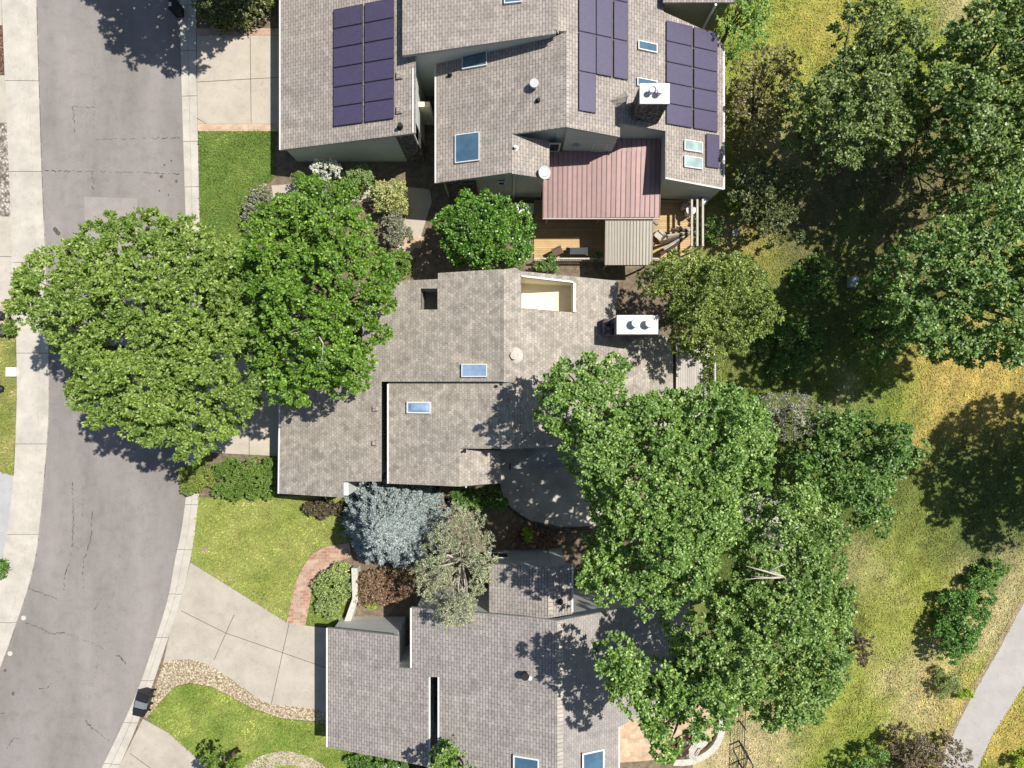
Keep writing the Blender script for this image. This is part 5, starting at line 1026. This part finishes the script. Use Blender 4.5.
tree('small_tree', 'small leafy tree against the lower house at the bottom edge', 'tree', [(428, 757), (445, 745), (462, 752), (476, 765), (480, 790), (455, 800), (430, 790)], 6.0, 7.4, LM['elm2'], 30, sp=.6, rad=.5, ns=10, nl=8, ln=.2, wd=.13)

def shrub(label, outline, h, mat, seed, name='shrub', sp=.45, rad=.36, ns=11, nl=7, ln=.15, wd=.08, shape='dome', group=None, gap=.03, z0=.35, **k):
    return tree(name, label, 'shrub' if name != 'hedge' else 'hedge', outline, z0, h, mat, seed, sp=sp, rad=rad, ns=ns, nl=nl, ln=ln, wd=wd, lobes=k.pop('lobes', .08), gap=gap, shape=shape, trunk_r=.04, limbs=6, under=.5, zlow=.1, group=group, **k)
def oval(cx, cy, a, b, n=12, seed=0):
    rr = random.Random(seed + int(cx)); return [(cx + a * rr.uniform(.88, 1.08) * math.cos(2 * math.pi * i / n), cy + b * rr.uniform(.88, 1.08) * math.sin(2 * math.pi * i / n)) for i in range(n)]
shrub('clipped square hedge block between the yellow lawn and the driveway', [(214, 460), (232, 456), (258, 458), (276, 457), (277, 480), (276, 497), (250, 499), (228, 501), (214, 498)], 1.3, LM['hedge'], 40, 'hedge', sp=.42, rad=.33, ns=14, nl=9, ln=.1, wd=.06, shape='flat', z0=.8, group='clipped hedges by the driveway')
shrub('low rounded hedge at the kerb, left of the square hedge block', [(179, 470), (192, 461), (208, 461), (214, 470), (213, 490), (200, 496), (186, 494), (179, 485)], 1.0, leaf_mat('leaf_hedge_b', (0.09, 0.12, 0.02), (0.17, 0.2, 0.045), (0.26, 0.3, 0.09)), 41, 'hedge', sp=.42, rad=.33, ns=14, nl=9, ln=.1, wd=.06, shape='flat', z0=.5, group='clipped hedges by the driveway')
shrub('dark brown spreading shrub along the garage wall of the middle house', [(290, 497), (345, 500), (344, 512), (325, 519), (310, 514), (298, 505)], .9, LM['darkbrown'], 42)
shrub('frosty silver shrub by the garage wall of the top house', oval(328, 170, 16, 12), 2.0, LM['frost'], 43, ln=.13, wd=.08)
shrub('round mid green shrub by the garage wall of the top house', oval(361, 178, 15, 11), 1.7, leaf_mat('leaf_pale', (.1, .15, .05), (.19, .26, .1), (.3, .36, .18)), 44)
shrub('small conical conifer in the shade at the corner of the top house', oval(298, 174, 7, 12), 2.0, LM['hedge'], 45, shape='cone')
shrub('yellow cream shrub above the shaded garden path', oval(391, 198, 22, 18), 2.2, LM['yellow'], 46, sp=.5, rad=.42)
shrub('grey green shrub below the yellow cream one', oval(397, 232, 15, 18), 2.0, LM['grey'], 47, sp=.5, rad=.42)
shrub('soft green shrub at the right edge of the maple tree', oval(398, 262, 16, 16), 1.6, LM['hedge'], 48)
shrub('grey sage shrub at the right edge of the upper green lawn', [(240, 215), (250, 195), (262, 183), (272, 190), (270, 210), (258, 228), (245, 232)], 1.3, LM['grey'], 49)
shrub('leafy green shrub between the silver shrub and the maple tree', oval(342, 190, 22, 14), 1.8, LM['maple'], 50, sp=.5, rad=.42)
shrub('variegated yellow green shrub beside the curved brick walkway', [(313, 583), (322, 572), (337, 562), (350, 566), (352, 585), (347, 605), (335, 622), (322, 626), (316, 612)], 1.1, leaf_mat('leaf_varieg', (.10, .15, .05), (.22, .27, .11), (.45, .46, .18)), 51, ln=.13, wd=.06)
shrub('rusty brown shrub under the blue spruce', [(357, 570), (385, 568), (412, 572), (414, 590), (395, 602), (375, 606), (358, 612)], .9, LM['brown'], 52)
shrub('small bright green plant below the rusty brown shrub', oval(368, 606, 8, 6), .6, LM['lime'], 53)
shrub('dark leafy shrub below the right end of the middle house roof', [(440, 489), (500, 488), (512, 500), (498, 512), (460, 512)], 1.0, LM['deep'], 54)
shrub('small lime plant beside the curved patio railing', oval(527, 535, 10, 7), .7, LM['lime'], 55)
shrub('brown dried shrub below the curved patio railing', [(486, 505), (505, 515), (530, 528), (560, 534), (572, 540), (540, 548), (500, 540), (484, 525)], .5, LM['brown'], 56, gap=.35)
shrub('dark green shrub at the left end of the deck', oval(548, 265, 13, 9), 1.2, LM['deep'], 57)
shrub('small potted green shrub beside the covered grill', oval(596, 256, 5, 4), 1.4, LM['hedge'], 58, sp=.3, rad=.2)
shrub('yellow green bush at the corner of the top house', oval(733, 204, 11, 9), 1.4, LM['lime'], 59)
shrub('narrow dark green shrubs growing beside the deck railing', [(706, 205), (716, 205), (720, 225), (718, 250), (706, 252)], 1.3, LM['deep'], 60)
shrub('long green bush beside the trail at lower right', [(938, 600), (952, 590), (972, 586), (990, 592), (990, 612), (978, 640), (962, 658), (942, 660), (931, 645), (936, 620)], 1.7, leaf_mat('leaf_bush', (.05, .11, .02), (.09, .185, .035), (.18, .3, .08)), 61, sp=.5, rad=.4, ns=12, nl=8, ln=.14, lobes=.2, z0=.7)
shrub('smaller green bush joining the upper end of the long bush by the trail', [(962, 585), (975, 568), (992, 556), (1006, 546), (1008, 560), (1000, 578), (990, 592), (975, 590)], 1.1, leaf_mat('leaf_bush_c', (.06, .12, .02), (.11, .2, .04), (.2, .31, .09)), 83, sp=.45, rad=.36, ns=11, nl=8, ln=.14, lobes=.15)
shrub('small pale green bush below the long bush by the trail', oval(946, 684, 17, 16), 1.0, leaf_mat('leaf_bush_b', (.10, .13, .04), (.18, .22, .08), (.3, .33, .14)), 62, ln=.16, wd=.05)
shrub('bright lime bush touching the small pale bush by the trail', oval(964, 692, 8, 10), .6, LM['lime'], 63)
shrub('brown purple leafed shrub at the bottom edge left of the trail', [(893, 735), (910, 728), (932, 735), (955, 738), (968, 752), (960, 790), (900, 790), (880, 768)], 2.2, leaf_mat('leaf_plum', (.08, .06, .04), (.17, .13, .09), (.32, .25, .2)), 64, sp=.6, rad=.5, lobes=.3, gap=.15, z0=.8)
shrub('dark green shrub with black shade at the bottom edge of the meadow', [(855, 760), (872, 748), (892, 750), (898, 775), (880, 800), (850, 790)], 2.4, LM['deep'], 65, sp=.6, rad=.5, lobes=.3, z0=1)
shrub('brown weedy bush at the right edge of the pale green tree', [(838, 585), (850, 590), (862, 610), (871, 640), (868, 662), (855, 665), (845, 640)], 1.2, LM['darkbrown'], 66, sp=.55, rad=.42, gap=.15)
shrub('dark olive shrub in the tree shadow above the top driveway', [(197, -20), (240, -30), (282, -20), (280, 12), (262, 24), (240, 30), (215, 30), (198, 22)], 1.4, leaf_mat('leaf_shrub_t', (.05, .06, .02), (.12, .14, .05), (.3, .3, .16)), 67, sp=.5, rad=.42, gap=.12)
shrub('small round shrub at the left edge beside the sidewalk', oval(11, 329, 6, 7), .6, LM['hedge'], 68, sp=.3, rad=.25)
shrub('small dark shrub at the left edge near the street bend', oval(1, 570, 6, 12), .8, LM['deep'], 69, sp=.35, rad=.28)
shrub('low dark shrubs along the bottom wall of the lower house garage', [(344, 752), (370, 754), (400, 760), (428, 768), (428, 790), (350, 780)], .8, LM['deep'], 70)
shrub('pale leafed shrub in front of the low dark shrubs at the bottom', oval(392, 768, 12, 6), 1.1, LM['silver'], 71)
shrub('white blossoming grass clump beside the trail', oval(981, 629, 9, 8), .5, LM['frost'], 72, gap=.5, sp=.4, wd=.03)
shrub('green shrub in the lower right corner beside the trail', oval(1022, 762, 16, 14), .9, LM['lime'], 73)
shrub('yellow green bush right of the pale grey deck', oval(712, 375, 14, 16), 1.6, LM['juniper'], 74, sp=.5, rad=.42)
shrub('shaded undergrowth beside the pale green utility box', [(790, 262), (822, 252), (834, 265), (834, 300), (820, 320), (792, 310)], 1.0, LM['deep'], 75, sp=.6, rad=.5, gap=.25)
tree('shrub_tree', 'dark shaded understorey tree between the round bird bath and the utility box', 'tree', [(735, 160), (770, 150), (800, 170), (815, 205), (800, 240), (770, 245), (745, 225), (730, 195)], 2.5, 4.0, LM['olive'], 80, sp=.8, rad=.65, ns=11, nl=8, ln=.18, wd=.11, lobes=.4, gap=.15)
tree('shrub_tree', 'dark shaded understorey tree under the right hand grove beside the utility box', 'tree', [(872, 300), (885, 290), (905, 310), (905, 345), (885, 365), (862, 362), (856, 335)], 2.5, 4.0, LM['deep'], 81, sp=.8, rad=.65, ns=11, nl=8, ln=.18, wd=.11, lobes=.4, gap=.1)
shrub('low dark shrubs in deep shade left of the utility box', [(760, 320), (790, 312), (820, 325), (830, 360), (800, 380), (765, 375), (748, 350)], .9, LM['deep'], 82, sp=.6, rad=.45, gap=.25)
# blue grey conifer glimpsed through the pale green tree
tree('blue_spruce', 'pale blue conifer glimpsed through gaps in the lower right tree', 'tree', [(742, 505), (775, 500), (800, 520), (805, 555), (790, 580), (760, 575), (742, 545)], 5.0, 9.2, LM['frost'], 31, sp=.7, rad=.55, ns=12, nl=8, ln=.2, wd=.05, shape='cone', lobes=.3)
print('leaf quads', TOTAL)
